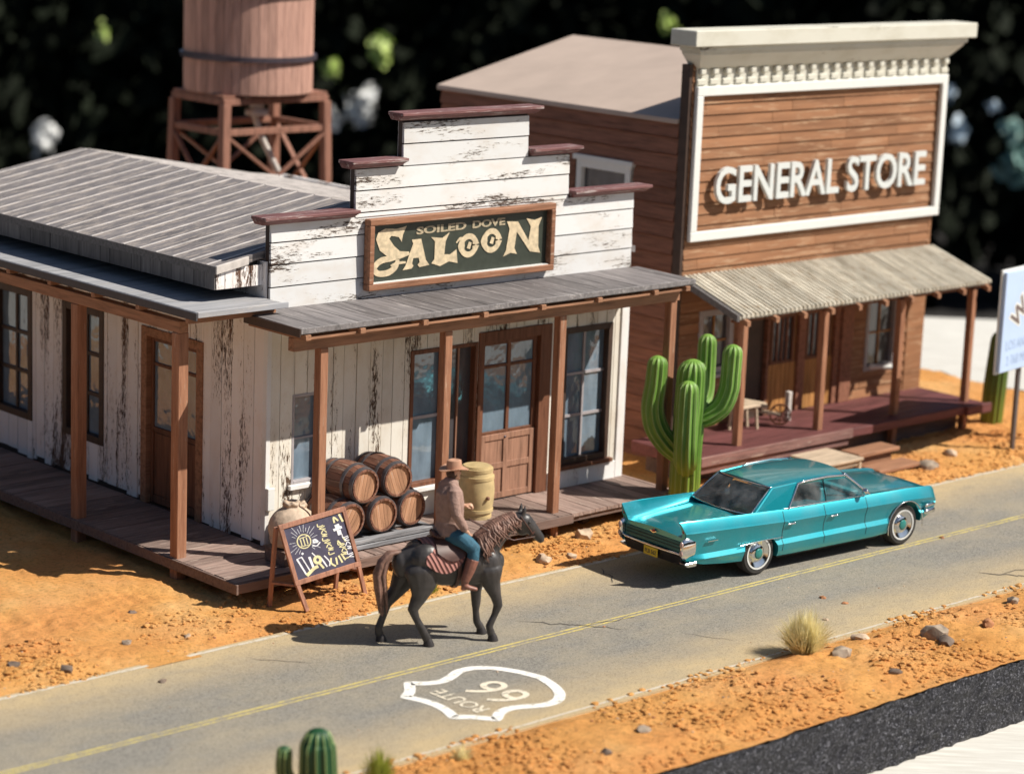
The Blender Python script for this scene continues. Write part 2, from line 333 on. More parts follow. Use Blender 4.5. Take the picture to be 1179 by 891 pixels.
# chalk-grey paint
# ---------------------------------------------------------------- mesh helpers
class MB:
    def __init__(s): s.v = []; s.f = []
    def add(s, vs, fs):
        o = len(s.v); s.v += [tuple(v) for v in vs]; s.f += [tuple(i+o for i in f) for f in fs]
    def box(s, x0, x1, y0, y1, z0, z1):
        if x0 > x1: x0, x1 = x1, x0
        if y0 > y1: y0, y1 = y1, y0
        if z0 > z1: z0, z1 = z1, z0
        s.add([(x0, y0, z0), (x1, y0, z0), (x1, y1, z0), (x0, y1, z0), (x0, y0, z1), (x1, y0, z1), (x1, y1, z1), (x0, y1, z1)],
              [(0, 3, 2, 1), (4, 5, 6, 7), (0, 1, 5, 4), (1, 2, 6, 5), (2, 3, 7, 6), (3, 0, 4, 7)])
    def hexa(s, P):
        s.add(P, [(0, 3, 2, 1), (4, 5, 6, 7), (0, 1, 5, 4), (1, 2, 6, 5), (2, 3, 7, 6), (3, 0, 4, 7)])
    def bar(s, a, b, w, h, up=(0, 0, 1)):
        a = Vector(a); b = Vector(b); d = (b-a).normalized(); up = Vector(up)
        if abs(d.dot(up)) > .95: up = Vector((0, 1, 0))
        x = d.cross(up).normalized(); y = x.cross(d).normalized()
        P = []
        for c in (a, b):
            for sx_, sy_ in ((-1, -1), (1, -1), (1, 1), (-1, 1)): P.append(c+x*sx_*w/2+y*sy_*h/2)
        s.add(P, [(0, 3, 2, 1), (4, 5, 6, 7), (0, 1, 5, 4), (1, 2, 6, 5), (2, 3, 7, 6), (3, 0, 4, 7)])
    def rings(s, R, cap=True):
        k = len(R[0]); vs = [p for r in R for p in r]; fs = []
        for i in range(len(R)-1):
            for j in range(k):
                a = i*k+j; b_ = i*k+(j+1) % k; fs.append((a, b_, b_+k, a+k))
        if cap: fs.append(tuple(reversed(range(k)))); fs.append(tuple(range((len(R)-1)*k, len(R)*k)))
        s.add(vs, fs)
    def tube(s, pts, rad, n=10, ax=None, caps=True, round_end=True):
        """sweep; rad entries r or (a,b): a along side axis `ax`, b across"""
        P = [Vector(p) for p in pts]
        rad = [r if hasattr(r, '__len__') else (r, r) for r in (rad if hasattr(rad, '__len__') and not (len(rad) == 2 and len(P) != 2 and not hasattr(rad[0], '__len__')) else [rad]*len(P))]
        R = []
        T = []
        for i in range(len(P)):
            d = (P[min(i+1, len(P)-1)]-P[max(i-1, 0)]); T.append(d.normalized())
        side = Vector(ax) if ax is not None else (Vector((0, 1, 0)) if abs(T[0].y) < .9 else Vector((1, 0, 0)))
        def ring(c, t, a, b_):
            nonlocal side
            u = (side-t*side.dot(t)).normalized()
            if ax is None: side = u
            v = t.cross(u)
            return [c+u*(a*cos(2*pi*k/n))+v*(b_*sin(2*pi*k/n)) for k in range(n)]
        if round_end:
            a, b_ = rad[0]; mn = min(a, b_)
            for q in (.999, .9, .65, .35):
                f = sqrt(max(0, 1-q*q)); R.append(ring(P[0]-T[0]*mn*q, T[0], a*max(f, .03), b_*max(f, .03)))
        for i in range(len(P)): R.append(ring(P[i], T[i], *rad[i]))
        if round_end:
            a, b_ = rad[-1]; mn = min(a, b_)
            for q in (.35, .65, .9, .999):
                f = sqrt(max(0, 1-q*q)); R.append(ring(P[-1]+T[-1]*mn*q, T[-1], a*max(f, .03), b_*max(f, .03)))
        s.rings(R, caps)
    def lathe(s, prof, c=(0, 0, 0), axis='Z', n=24, cap=True):
        R = []
        for r, h in prof:
            ring = []
            for k in range(n):
                a = 2*pi*k/n; x, y = r*cos(a), r*sin(a)
                if axis == 'Z': p = (c[0]+x, c[1]+y, c[2]+h)
                elif axis == 'Y': p = (c[0]+x, c[1]-h, c[2]+y)
                else: p = (c[0]+h, c[1]+x, c[2]+y)
                ring.append(p)
            R.append(ring)
        s.rings(R, cap)
    def prism(s, poly, f0, f1):
        """poly 2D list; f0,f1 map (a,b)->3D for the two sides"""
        k = len(poly); s.add([f0(*p) for p in poly]+[f1(*p) for p in poly],
            [tuple(range(k)), tuple(reversed(range(k, 2*k)))]+[(i, (i+1) % k, (i+1) % k+k, i+k)[::-1] for i in range(k)])
    def ell(s, c, r, n=12, m_=8, rot=None):
        R = []
        for i in range(m_+1):
            t_ = pi*i/m_; z = cos(t_); q = max(sin(t_), .02)
            R.append([Vector((r[0]*q*cos(2*pi*k/n), r[1]*q*sin(2*pi*k/n), r[2]*z)) for k in range(n)])
        if rot is not None: R = [[rot @ p for p in q] for q in R]
        R = [[p+Vector(c) for p in q] for q in R]
        s.rings(R)
    def build(s, name, mat, parent=None, world=True, smooth=False, bevel=0.0, subsurf=0, seg=1):
        me = bpy.data.meshes.new(name)
        V = s.v
        if parent is not None and world:
            mi = wm(parent).inverted(); V = [tuple(mi @ Vector(v)) for v in s.v]
        me.from_pydata(V, [], s.f); me.update()
        bm = bmesh.new(); bm.from_mesh(me); bmesh.ops.recalc_face_normals(bm, faces=bm.faces)
        bm.to_mesh(me); bm.free()
        o = bpy.data.objects.new(name, me); COL.objects.link(o)
        if isinstance(mat, str): mat = M[mat]
        me.materials.append(mat)
        if parent is not None: o.parent = parent
        if smooth:
            for p in me.polygons: p.use_smooth = True
            if smooth == 'auto':
                try: me.set_sharp_from_angle(angle=radians(38))
                except Exception: pass
        if bevel:
            md = o.modifiers.new('bevel', 'BEVEL'); md.width = bevel; md.segments = seg; md.limit_method = 'ANGLE'
        if subsurf:
            md = o.modifiers.new('sub', 'SUBSURF'); md.levels = md.render_levels = subsurf
        return o
def wm(o):
    m_ = Matrix.LocRotScale(o.location, o.rotation_euler, o.scale)
    return wm(o.parent) @ m_ if o.parent else m_
def tag(o, label=None, cat=None, group=None, kind=None):
    if label: o['label'] = label
    if cat: o['category'] = cat
    if group: o['group'] = group
    if kind: o['kind'] = kind
    return o
def thing(name, loc, label, cat, group=None, rz=0.0):
    o = bpy.data.objects.new(name, None); COL.objects.link(o); o.empty_display_size = .2
    o.location = loc; o.rotation_euler = (0, 0, rz); return tag(o, label, cat, group)
def copy_tree(o, parent=None):
    c = o.copy(); COL.objects.link(c)
    if parent is not None: c.parent = parent
    for ch in list(o.children): copy_tree(ch, c)
    return c
def fuse(mb, name, mat, parent, voxel=.02, smooth_it=6, world=False):
    """one continuous surface from overlapping solids"""
    o = mb.build(name, mat, None, smooth=True)
    md = o.modifiers.new('r', 'REMESH'); md.mode = 'VOXEL'; md.voxel_size = voxel; md.use_smooth_shade = True
    s_ = o.modifiers.new('s', 'SMOOTH'); s_.iterations = smooth_it; s_.factor = .5
    dg = bpy.context.evaluated_depsgraph_get(); dg.update()
    me = bpy.data.meshes.new_from_object(o.evaluated_get(dg))
    bpy.data.objects.remove(o); me.name = name
    n_ = bpy.data.objects.new(name, me); COL.objects.link(n_)
    if not me.materials: me.materials.append(M[mat] if isinstance(mat, str) else mat)
    for p in me.polygons: p.use_smooth = True
    if parent is not None: n_.parent = parent
    if world:
        mi = wm(parent).inverted(); me.transform(mi)
    return n_
def text_mesh(txt, size, depth=0.0, offset=0.0, sx=1.0, align='LEFT'):
    cu = bpy.data.curves.new('t', 'FONT'); cu.body = txt; cu.size = size; cu.extrude = depth; cu.offset = offset; cu.align_x = align
    cu.resolution_u = 4
    o = bpy.data.objects.new('t', cu); COL.objects.link(o)
    dg = bpy.context.evaluated_depsgraph_get(); dg.update()
    me = bpy.data.meshes.new_from_object(o.evaluated_get(dg))
    V = [(v.co.x*sx, v.co.y, v.co.z) for v in me.vertices]; F = [tuple(p.vertices) for p in me.polygons]
    bpy.data.objects.remove(o); bpy.data.meshes.remove(me)
    return V, F
def stroke(mb, pts, wd, f, h=.004):
    """flat stroked polyline in 2D mapped by f(a,b,h)"""
    for (a, b_) in zip(pts[:-1], pts[1:]):
        dx, dy = b_[0]-a[0], b_[1]-a[1]; L = sqrt(dx*dx+dy*dy) or 1; nx, ny = -dy/L*wd/2, dx/L*wd/2; ex, ey = dx/L*wd*.3, dy/L*wd*.3
        q = [(a[0]-ex+nx, a[1]-ey+ny), (a[0]-ex-nx, a[1]-ey-ny), (b_[0]+ex-nx, b_[1]+ey-ny), (b_[0]+ex+nx, b_[1]+ey+ny)]
        mb.add([f(x, y, h) for x, y in q], [(0, 1, 2, 3)])

# ================================================================ GROUND
def sand_h(x, y):
    h = .05*noise.noise(Vector((x*.35, y*.35, 1.3)))+.035*noise.noise(Vector((x*1.3, y*1.3, 4.1)))
    n3 = noise.noise(Vector((x*5, y*5, 2.2))); n4 = noise.noise(Vector((x*13, y*13, 7.7)))
    rough = .5+.5*noise.noise(Vector((x*.8, y*.8, 9.0)))
    near = y < ROAD_Y0
    if near:
        bank = min(1, max(0, (ROAD_Y0-y)/.35)); bank *= min(1, max(.35, (y-19.0)/.6))
        h += .10*bank; amp = bank
    else:
        bank = min(1, max(0, (y-ROAD_Y1)/.4)); h += .05*bank; amp = bank
        if x > 30 and y < 28: h += .05*bank
    n5 = noise.noise(Vector((x*24, y*24, 3.1)))
    h += amp*rough*(.065*n3+.040*n4+.022*n5)+amp*.02*abs(n4)
    return max(h, -.02 if amp > 0 else -.02) if not near else max(h, .0)
def sand_strip(x0, x1, ys, dx):
    nx = int((x1-x0)/dx)+1; xs = np.linspace(x0, x1, nx)
    vs = [(x, y, sand_h(x, y)) for y in ys for x in xs]
    fs = [(j*nx+i, j*nx+i+1, (j+1)*nx+i+1, (j+1)*nx+i) for j in range(len(ys)-1) for i in range(nx-1)]
    return vs, fs
g = MB()
g.add(*sand_strip(13.0, 42.4, list(np.arange(18.98, 21.36, .045)), .05))
g.add(*sand_strip(13.0, 42.4, list(np.arange(25.72, 28.7, .05))+list(np.arange(28.72, 36.0, .15))+[36.1, 40, 45], .055))
so_ = g.build('ground', 'sand', None, smooth=True); tag(so_, kind='structure')
b_ = MB()
NX = 160; xs = np.linspace(8, 42.4, NX); top = []; bot = []
P0, P1 = [], []
def base_side(pts, nrm):
    k = 10; L = len(pts); vs = []
    for j in range(k+1):
        for i, (x, y) in enumerate(pts):
            z = -.88+(.885+sand_h(x, max(y, 19.0))*.0+.02)*j/k
            r_ = .045*noise.noise(Vector((x*6, y*6, z*6)))+.03*noise.noise(Vector((x*17, y*17, z*17)))
            if j == k: z = sand_h(x, max(y, 19.0))-.004
            vs.append((x+nrm[0]*(r_+.03), y+nrm[1]*(r_+.03), z))
    b_.add(vs, [(j*L+i, j*L+i+1, (j+1)*L+i+1, (j+1)*L+i) for j in range(k) for i in range(L-1)])
base_side([(x, 18.98) for x in np.linspace(13.0, 42.4, 300)], (0, -1))
base_side([(42.4, y) for y in np.linspace(18.98, 45, 120)], (1, 0))
base_side([(13.0, y) for y in np.linspace(45, 18.98, 60)], (-1, 0))
b_.box(13.02, 42.38, 19.02, 44.98, -.88, -.06)
o = b_.build('diorama_base', 'black_edge', None); tag(o, 'rough black foam slab under the orange sand', 'base')
# road
def sheet(name, mat, x0, x1, y0, y1, z, parent=None, wob=0.0, n_=200):
    q = MB(); L = []
    for i in range(n_+1):
        x = x0+(x1-x0)*i/n_
        a = wob*noise.noise(Vector((x*2.5, y0, 3))); c = wob*noise.noise(Vector((x*2.5, y1, 5)))
        L += [(x, y0+a, z), (x, y1+c, z)]
    q.add(L, [(2*i, 2*i+2, 2*i+3, 2*i+1) for i in range(n_)])
    o_ = q.build(name, mat, parent, world=False); return o_
q = MB(); q.box(13.0, 42.4, ROAD_Y0, ROAD_Y1, -.03, .03)
road = q.build('road', 'asphalt', None); tag(road, kind='structure')
for y in (23.575, 23.665): sheet('centre_line', 'line_yellow', 13, 42.4, y-.018, y+.018, .034, road, .012)
sheet('edge_line', 'line_white', 13, 42.4, 21.17, 21.215, .034, road, .014)
sheet('edge_line', 'line_white', 13, 42.4, 25.80, 25.87, .034, road, .02)
def fr(a, b2, h): return (a, b2, .034+h)
def rnd_line(p0, p1, k, amp, sd):
    rs = random.Random(sd); out = []
    for i in range(k+1):
        t_ = i/k; out.append((p0[0]+(p1[0]-p0[0])*t_+rs.uniform(-amp, amp), p0[1]+(p1[1]-p0[1])*t_+rs.uniform(-amp, amp)))
    return out
q = MB()
for p0, p1, k, a, sd, wd in [((23.1, 24.35), (24.1, 23.2), 14, .05, 1, .022), ((23.7, 23.7), (24.6, 23.5), 9, .05, 2, .014), ((30.6, 22.0), (31.2, 20.9+.3), 12, .05, 3, .03), ((30.9, 21.75), (31.7, 21.6), 8, .04, 4, .018),
                      ((25.9, 25.55), (25.55, 24.9), 9, .05, 5, .016), ((19.0, 25.3), (19.6, 24.6), 8, .04, 6, .010), ((24.6, 22.6), (25.0, 21.9), 8, .04, 7, .008), ((34.5, 23.2), (35.3, 22.2), 10, .05, 8, .016)]:
    pts_ = [Vector(p) for p in rnd_line(p0, p1, k, a, sd)]; L = []
    for i, p in enumerate(pts_):
        d_ = (pts_[min(i+1, k)]-pts_[max(i-1, 0)]).normalized(); w2 = wd*.5*(1-abs(2*i/k-1)**3)+.001
        L += [fr(p.x-d_.y*w2, p.y+d_.x*w2, .002), fr(p.x+d_.y*w2, p.y-d_.x*w2, .002)]
    q = MB(); q.add(L, [(2*i, 2*i+1, 2*i+3, 2*i+2) for i in range(k)]); q.build('crack', 'crack', road, world=False)
# shield emblem
k_ = 5.895
shield = [(20.09, 23.25), (19.73, 22.86), (19.80, 22.42), (19.72, 21.93), (20.10, 21.55), (20.49, 21.76), (20.98, 21.54), (21.33, 21.70), (21.56, 22.0), (21.66, 22.40), (21.56, 22.8), (21.30, 23.14), (20.94, 23.26), (20.5, 23.06)]
half = [[(19.84, 0), (19.805, .24), (19.72, .47)], [(19.72, .47), (19.90, .60), (20.10, .85)], [(20.10, .85), (20.30, .70), (20.52, .655), (20.72, .72), (20.95, .82), (21.20, .80), (21.42, .62), (21.57, .34), (21.66, 0)]]
def crs(P):
    P = [Vector(p) for p in P]; out = []
    for i in range(len(P)-1):
        p0, p1, p2, p3 = P[max(i-1, 0)], P[i], P[i+1], P[min(i+2, len(P)-1)]
        for j in range(6): t_ = j/6; out.append(.5*((2*p1)+(-p0+p2)*t_+(2*p0-5*p1+4*p2-p3)*t_*t_+(-p0+3*p1-3*p2+p3)*t_**3))
    return out+[P[-1]]
hs = []
for seg_ in half: c_ = crs(seg_); hs += c_ if not hs else c_[1:]
sm = [(p.x, 22.40+p.y) for p in hs]+[(p.x, 22.40-p.y) for p in reversed(hs[1:-1])]
def closed_strip(mb, pts, wd, f, h):
    k = len(pts); L = []
    for i in range(k):
        a = Vector(pts[i-1]); c_ = Vector(pts[(i+1) % k]); d_ = (c_-a).normalized(); nn = Vector((-d_.y, d_.x)); p = Vector(pts[i])
        L += [f(p.x+nn.x*wd/2, p.y+nn.y*wd/2, h), f(p.x-nn.x*wd/2, p.y-nn.y*wd/2, h)]
    mb.add(L, [(2*i, 2*i+1, (2*i+3) % (2*k), (2*i+2) % (2*k)) for i in range(k)])
emb = MB(); closed_strip(emb, sm, .15, fr, .002)
em = emb.build('route_shield', 'mark_white', road, world=False)
def ground_text(txt, size, x_top, y0, sx, mat, name, off):
    V, F = text_mesh(txt, size, 0, off, sx)
    q = MB(); q.add([(x_top+size*.7-v[1], y0+v[0], .037) for v in V], F); o_ = q.build(name, mat, em, world=False); return o_
ground_text('66', .93, 20.46, 21.88, .90, 'mark_faint', 'number', .002)
ground_text('ROUTE', .34, 20.06, 21.86, .88, 'mark_faint', 'lettering', .004)

# table and garden ground
tb = thing('table', (40, 43, -.88), 'white wooden table top under the black diorama base', 'table', rz=-YAW)
q = MB()
for i in range(14):
    q.box(-35, 35, -30+i*3.75+.01-4.0, -30+(i+1)*3.75-.01-4.0, -.5, 0)
fdist = 64.2 - (40*sin(YAW)+43*cos(YAW))
q2 = MB(); N_ = 15
for i in range(N_):
    y0 = -45+(fdist+45)*i/N_; y1 = -45+(fdist+45)*(i+1)/N_
    q2.box(-38, 38, y0+.012, y1-.012, -.6, -.003)
q2.build('tabletop', 'table', tb, world=False, bevel=.02)
for sx_ in (-36, 36):
    for yy in (-43, fdist-2):
        l = MB(); l.box(sx_-.9, sx_+.9, yy-.9, yy+.9, -18.5, -.62); l.build('leg', 'table', tb, world=False)
q = MB(); q.box(-500, 900, -500, 1100, -19.6, -19.4); tag(q.build('garden_ground', 'soil_dark', None), kind='structure')

# ================================================================ wall builders
def fmap(Y): return lambda u, d, z: (u, Y-d, z)       # facade facing -Y
def smap(X): return lambda u, d, z: (X-d, u, z)       # side facing -X
def mbox(mb, f, u0, u1, d0, d1, z0, z1):
    P = [f(u, d, z) for z in (z0, z1) for (u, d) in ((u0, d0), (u1, d0), (u1, d1), (u0, d1))]
    mb.hexa(P)
def vboards(mb, f, u0, u1, z0, z1, w_, holes, d=.03, gap=.012, rs=None, raggy=0.0):
    rs = rs or random.Random(3); u = u0
    while u < u1-.01:
        a, b2 = u+gap/2, min(u+w_*rs.uniform(.85, 1.15), u1)-gap/2; u = b2+gap/2
        cuts = sorted({a, b2} | {h for H in holes for h in (H[0], H[1]) if a < h < b2})
        for c0, c1 in zip(cuts[:-1], cuts[1:]):
            mid = (c0+c1)/2; segs = [(z0+(rs.uniform(0, raggy) if raggy else 0), z1)]
            for H in holes:
                if H[0] <= mid <= H[1]:
                    ns = []
                    for s0, s1 in segs:
                        if H[2] > s0: ns.append((s0, min(s1, H[2])))
                        if H[3] < s1: ns.append((max(s0, H[3]), s1))
                    segs = [x for x in ns if x[1]-x[0] > .01]
            dd = d+rs.uniform(-.004, .006)
            for s0, s1 in segs: mbox(mb, f, c0, c1, 0, dd, s0, s1)
def hboards(mb, f, spans, z0, h, rows, d=.03, lap=0.0, gap=.014, joints=None, rs=None, holes=()):
    rs = rs or random.Random(5)
    for r_ in range(rows):
        za, zb = z0+r_*h+gap/2, z0+(r_+1)*h-gap/2
        zm = (za+zb)/2
        for (u0, u1) in spans(zm):
            cuts = [u0, u1]
            if joints:
                x = u0+rs.uniform(.3, joints)
                while x < u1-.3: cuts.append(x); x += rs.uniform(.5*joints, joints)
            for H in holes:
                if H[2] < zb and H[3] > za: cuts += [h_ for h_ in (H[0], H[1]) if u0 < h_ < u1]
            cuts = sorted(cuts)
            for a, b2 in zip(cuts[:-1], cuts[1:]):
                mid = (a+b2)/2
                if any(H[0] <= mid <= H[1] and H[2] < zm < H[3] for H in holes): continue
                dd = d+rs.uniform(-.002, .003); g_ = .004 if joints else 0
                P = [f(u, dp, z) for z, d1 in ((za, dd+lap), (zb, dd)) for (u, dp) in ((a+g_, 0), (b2-g_, 0), (b2-g_, d1), (a+g_, d1))]
                mb.hexa(P)
def window(parent, f, u0, u1, z0, z1, frame='dark_frame', pane='pane', fw=.07, proud=.06, cols=2, rows=2, sill=None, bars='frame', name='window', depth=.07, header=None, barw=.03):
    q = MB()
    mbox(q, f, u0, u0+fw, -depth, proud, z0, z1); mbox(q, f, u1-fw, u1, -depth, proud, z0, z1)
    mbox(q, f, u0+fw, u1-fw, -depth, proud, z0, z0+fw); mbox(q, f, u0+fw, u1-fw, -depth, proud, z1-fw, z1)
    wn = q.build(name, frame, parent, bevel=.006)
    p = MB(); mbox(p, f, u0+fw*.8, u1-fw*.8, -depth+.005, -depth+.02, z0+fw*.8, z1-fw*.8); p.build('pane', pane, wn, world=True)
    s = MB(); iu0, iu1, iz0, iz1 = u0+fw, u1-fw, z0+fw, z1-fw
    for c in range(1, cols): x = iu0+(iu1-iu0)*c/cols; mbox(s, f, x-barw/2, x+barw/2, -depth+.021, -depth+.05, iz0, iz1)
    for r_ in range(1, rows): z = iz0+(iz1-iz0)*r_/rows; mbox(s, f, iu0, iu1, -depth+.0215, -depth+.052, z-barw/2, z+barw/2)
    if s.v: s.build('muntin', frame if bars == 'frame' else bars, wn)
    if sill:
        t_ = MB(); mbox(t_, f, u0-.06, u1+.06, 0, proud+.07, z0-.07, z0-.003); t_.build('sill', sill, wn, bevel=.005)
    if header:
        t_ = MB(); mbox(t_, f, u0-.07, u1+.07, 0, proud+.04, z1+.003, z1+.10); t_.build('header', header, wn, bevel=.005)
    return wn

# ================================================================ SALOON
SX0, SX1, SY, SB = 21.68, 29.20, 28.50, 37.9
DZ = .40
sal = thing('saloon', (25.4, 33, 0), 'weathered white wooden saloon with stepped false front and plank porches', 'building')
ff = fmap(SY); fs_ = smap(SX0)
# ---- front wall core and vertical boards
door_h = (25.86, 27.44, DZ, 3.22)
winA = (22.14, 22.66, 1.28, 2.66); winB = (24.44, 25.84, .86, 3.08); winC = (27.72, 28.86, .76, 3.10)
q = MB(); q.box(SX0+.02, SX1-.02, SY+.10, SY+.16, DZ-.1, 4.0)
vboards(q, ff, SX0+.0, SX1-.12, DZ, 3.96, .235, [door_h, winA, winB, winC], rs=random.Random(11))
for v_ in range(0): pass
q.build('front_wall', 'white_vert', sal)
# backing between boards
q = MB()
def backing(mb, f, u0, u1, z0, z1, holes, d0=-.10, d1=-.003):
    us = sorted({u0, u1} | {h for H in holes for h in H[:2]})
    for a, b2 in zip(us[:-1], us[1:]):
        mid = (a+b2)/2; segs = [(z0, z1)]
        for H in holes:
            if H[0] < mid < H[1]:
                ns = []
                for s0, s1 in segs:
                    if H[2] > s0: ns.append((s0, H[2]))
                    if H[3] < s1: ns.append((H[3], s1))
                segs = ns
        for s0, s1 in segs: mbox(mb, f, a, b2, d0, d1, s0, s1)
backing(q, ff, SX0+.01, SX1-.01, DZ, 3.96, [door_h, winA, winB, winC])
q.build('wall_backing', 'dark_frame', sal)
# corner trims
q = MB(); q.box(SX1-.16, SX1+.02, SY-.06, SY+.12, DZ, 3.93); q.build('corner_board', 'white_trim', sal, bevel=.008)
q = MB(); q.box(SX0-.035, SX0+.05, SY-.05, SY+.05, DZ, 3.93); q.build('corner_board', 'white_trim', sal, bevel=.008)
q = MB(); q.box(SX0-.03, SX0+.10, SY-.12, SY-.052, .96, 1.30); q.build('junction_box', 'white', sal, bevel=.008)
q = MB(); q.box(27.46, SX1-.17, SY-.07, SY-.035, DZ+.001, .70); q.build('base_board', 'white_trim', sal, bevel=.006)
# right wall (unseen side) and back
q = MB(); q.box(SX1-.10, SX1-.01, SY+.17, SB, .0, 4.42); q.box(SX0+.1, SX1-.1, SB-.1, SB, 0, 4.4); q.build('rear_wall', 'white_vert_side', sal)
# ---- false front
steps = [(SX0, 29.20, 3.97, 5.25), (23.25, 27.68, 5.25, 5.98), (24.16, 26.75, 5.98, 6.66)]
def span(z):
    for x0, x1, a, b2 in reversed(steps):
        if z > a: return [(x0, x1)]
    return [steps[0][:2]]
q = MB(); rs_ = random.Random(2)
for r_ in range(9):
    za, zb = 3.99+r_*.331, 3.99+(r_+1)*.331
    # split rows at the steps
    segs = [(za, min(zb, 6.66))]
    for s_ in (5.25, 5.98):
        segs = [p for a, b2 in segs for p in (((a, s_), (s_, b2)) if a < s_ < b2 else ((a, b2),))]
    for i, (a, b2) in enumerate(segs):
        x0, x1 = span((a+b2)/2)[0]
        g0 = .011 if i == 0 else 0; g1 = .011 if i == len(segs)-1 else 0
        if b2-a > .03: q.hexa([(x0+.004, SY, a+g0), (x1-.004, SY, a+g0), (x1-.004, SY-.052, a+g0), (x0+.004, SY-.052, a+g0), (x0+.004, SY, b2-g1), (x1-.004, SY, b2-g1), (x1-.004, SY-.038, b2-g1), (x0+.004, SY-.038, b2-g1)])
q.build('false_front', 'white_clap', sal)
q = MB()
for x0, x1, a, b2 in steps: q.box(x0+.002, x1-.002, SY+.001, SY+.09, a, b2)
q.build('false_front_backing', 'dark_frame', sal)
q = MB()
for x0, x1, a, b2 in steps: q.box(x0+.03, x1-.03, SY+.091, SY+.13, a, b2-.02)
q.build('false_front_rear', 'white_vert_side', sal)
def cap(x0, x1, z):
    c_ = MB(); c_.box(x0, x1, SY-.20, SY+.16, z+.075, z+.125); c_.hexa([(x0+.05, SY-.07, z), (x1-.05, SY-.07, z), (x1-.05, SY+.14, z), (x0+.05, SY+.14, z), (x0+.01, SY-.18, z+.073), (x1-.01, SY-.18, z+.073), (x1-.01, SY+.15, z+.073), (x0+.01, SY+.15, z+.073)])
    c_.build('cap_moulding', 'cap', sal, bevel=.008)
cap(21.46, 23.235, 5.255); cap(27.70, 29.48, 5.255); cap(23.06, 24.15, 5.985); cap(26.76, 27.84, 5.985); cap(24.0, 26.92, 6.665)
# ---- front windows/doors
window(sal, ff, *winA[:2], winA[2], winA[3], frame='frame_grey', pane='pane', fw=.05, proud=.035, cols=1, rows=2, sill='white_trim')
window(sal, ff, 24.44, 25.16, .88, 3.08, frame='brown_frame', fw=.07, proud=.05, cols=1, rows=2, sill='white_trim', bars='frame_grey', depth=.08, barw=.05)
window(sal, ff, 25.165, 25.84, .88, 3.08, frame='brown_frame', pane='pane_dark', fw=.06, proud=.045, cols=2, rows=1, bars='door_brown', depth=.09)
window(sal, ff, 27.72, 28.86, .78, 3.10, frame='dark_frame', pane='pane', fw=.10, proud=.05, cols=2, rows=3, sill='brown_frame', bars='frame_grey', depth=.09, barw=.045)
# door with surround
q = MB(); mbox(q, ff, 25.85, 25.97, -.12, .06, DZ, 3.22); mbox(q, ff, 27.20, 27.45, -.12, .055, DZ, 3.22); mbox(q, ff, 25.97, 27.20, -.12, .06, 3.05, 3.22)
dr = q.build('double_door', 'brown_frame', sal, bevel=.006)
def panel_door(parent, f, u0, u1, z0, z1, zp, mat, prow=2, glass='pane', mz=.72, d=-.075):
    q = MB(); st = .07
    um = (u0+u1)/2
    for a in (u0, u1-st): mbox(q, f, a, a+st, d, d+.05, z0, z1)
    mbox(q, f, um-st/2, um+st/2, d, d+.048, z0+.002, z1-.002)
    for z in (z0, zp-st, z1-st): mbox(q, f, u0+st, u1-st, d, d+.046, z, z+st+(.05 if z == z0 else 0))
    zt = zp+(z1-zp)*mz; mbox(q, f, u0+st, u1-st, d, d+.044, zt-.025, zt+.025)
    for r_ in range(1, prow): z = z0+(zp-z0)*r_/prow; mbox(q, f, u0+st, u1-st, d, d+.044, z-.03, z+.03)
    leaf = q.build('door_leaf', mat[0] if isinstance(mat, tuple) else mat, parent, bevel=.005)
    q = MB(); mbox(q, f, u0+.01, u1-.01, d+.004, d+.02, z0+.01, zp-.01)
    for i in range(2):
        for r_ in range(prow):
            a = u0+st+.02 if i == 0 else um+st/2+.02; b2 = um-st/2-.02 if i == 0 else u1-st-.02
            za = z0+(zp-z0)*r_/prow+(.14 if r_ == 0 else .05); zb = z0+(zp-z0)*(r_+1)/prow-.06-(.03 if r_ == prow-1 else 0)
            mbox(q, f, a, b2, d+.021, d+.036, za, zb)
    q.build('panel', mat[1] if isinstance(mat, tuple) else mat, leaf, bevel=.01)
    q = MB(); mbox(q, f, u0+.02, u1-.02, d+.005, d+.018, zp+.002, z1-.02); q.build('pane', glass, leaf)
    k = MB(); k.ell(f(um-.06, d+.07, (z0+zp)/2+.45), (.025, .025, .025), 8, 6); k.build('handle', 'band', leaf, smooth=True)
    return leaf
panel_door(dr, ff, 25.98, 27.19, DZ+.02, 3.04, 1.55, ('brown_frame', 'door_brown'))
q = MB(); mbox(q, ff, 25.99, 27.18, -.03, -.022, DZ+.02, 1.50); 
for a in (25.99, 26.50, 27.08): mbox(q, ff, a, a+.10, -.021, -.0, DZ+.02, 1.50)
for z in (DZ+.02, .92, 1.40): mbox(q, ff, 26.09, 27.08, -.021, -.002, z, z+.10)
q.build('kick_panel', 'door_brown', dr, bevel=.008)
# ---- side wall (faces -X)
sdoor = (30.05, 31.68, DZ, 3.24); swA = (32.76, 33.96, 1.06, 3.28); swB = (34.90, 36.10, 1.06, 3.28)
q = MB(); vboards(q, fs_, SY+.02, SB, DZ+.0, 4.70, .27, [sdoor, swA, swB], rs=random.Random(21), raggy=.10)
q.build('side_wall', 'white_vert_side', sal)
q = MB(); backing(q, fs_, SY+.05, SB, 0, 4.68, [sdoor, swA, swB]); q.box(SX0+.13, SX0+.16, SY+.2, SB-.11, 0, 4.4)
q.build('wall_backing', 'dark_frame', sal)
window(sal, fs_, swA[0], swA[1], swA[2], swA[3], frame='dark_frame', pane='pane', fw=.12, proud=.05, cols=2, rows=3, depth=.09, barw=.06)
window(sal, fs_, swB[0], swB[1], swB[2], swB[3], frame='dark_frame', pane='pane', fw=.12, proud=.05, cols=2, rows=3, depth=.09, barw=.06)
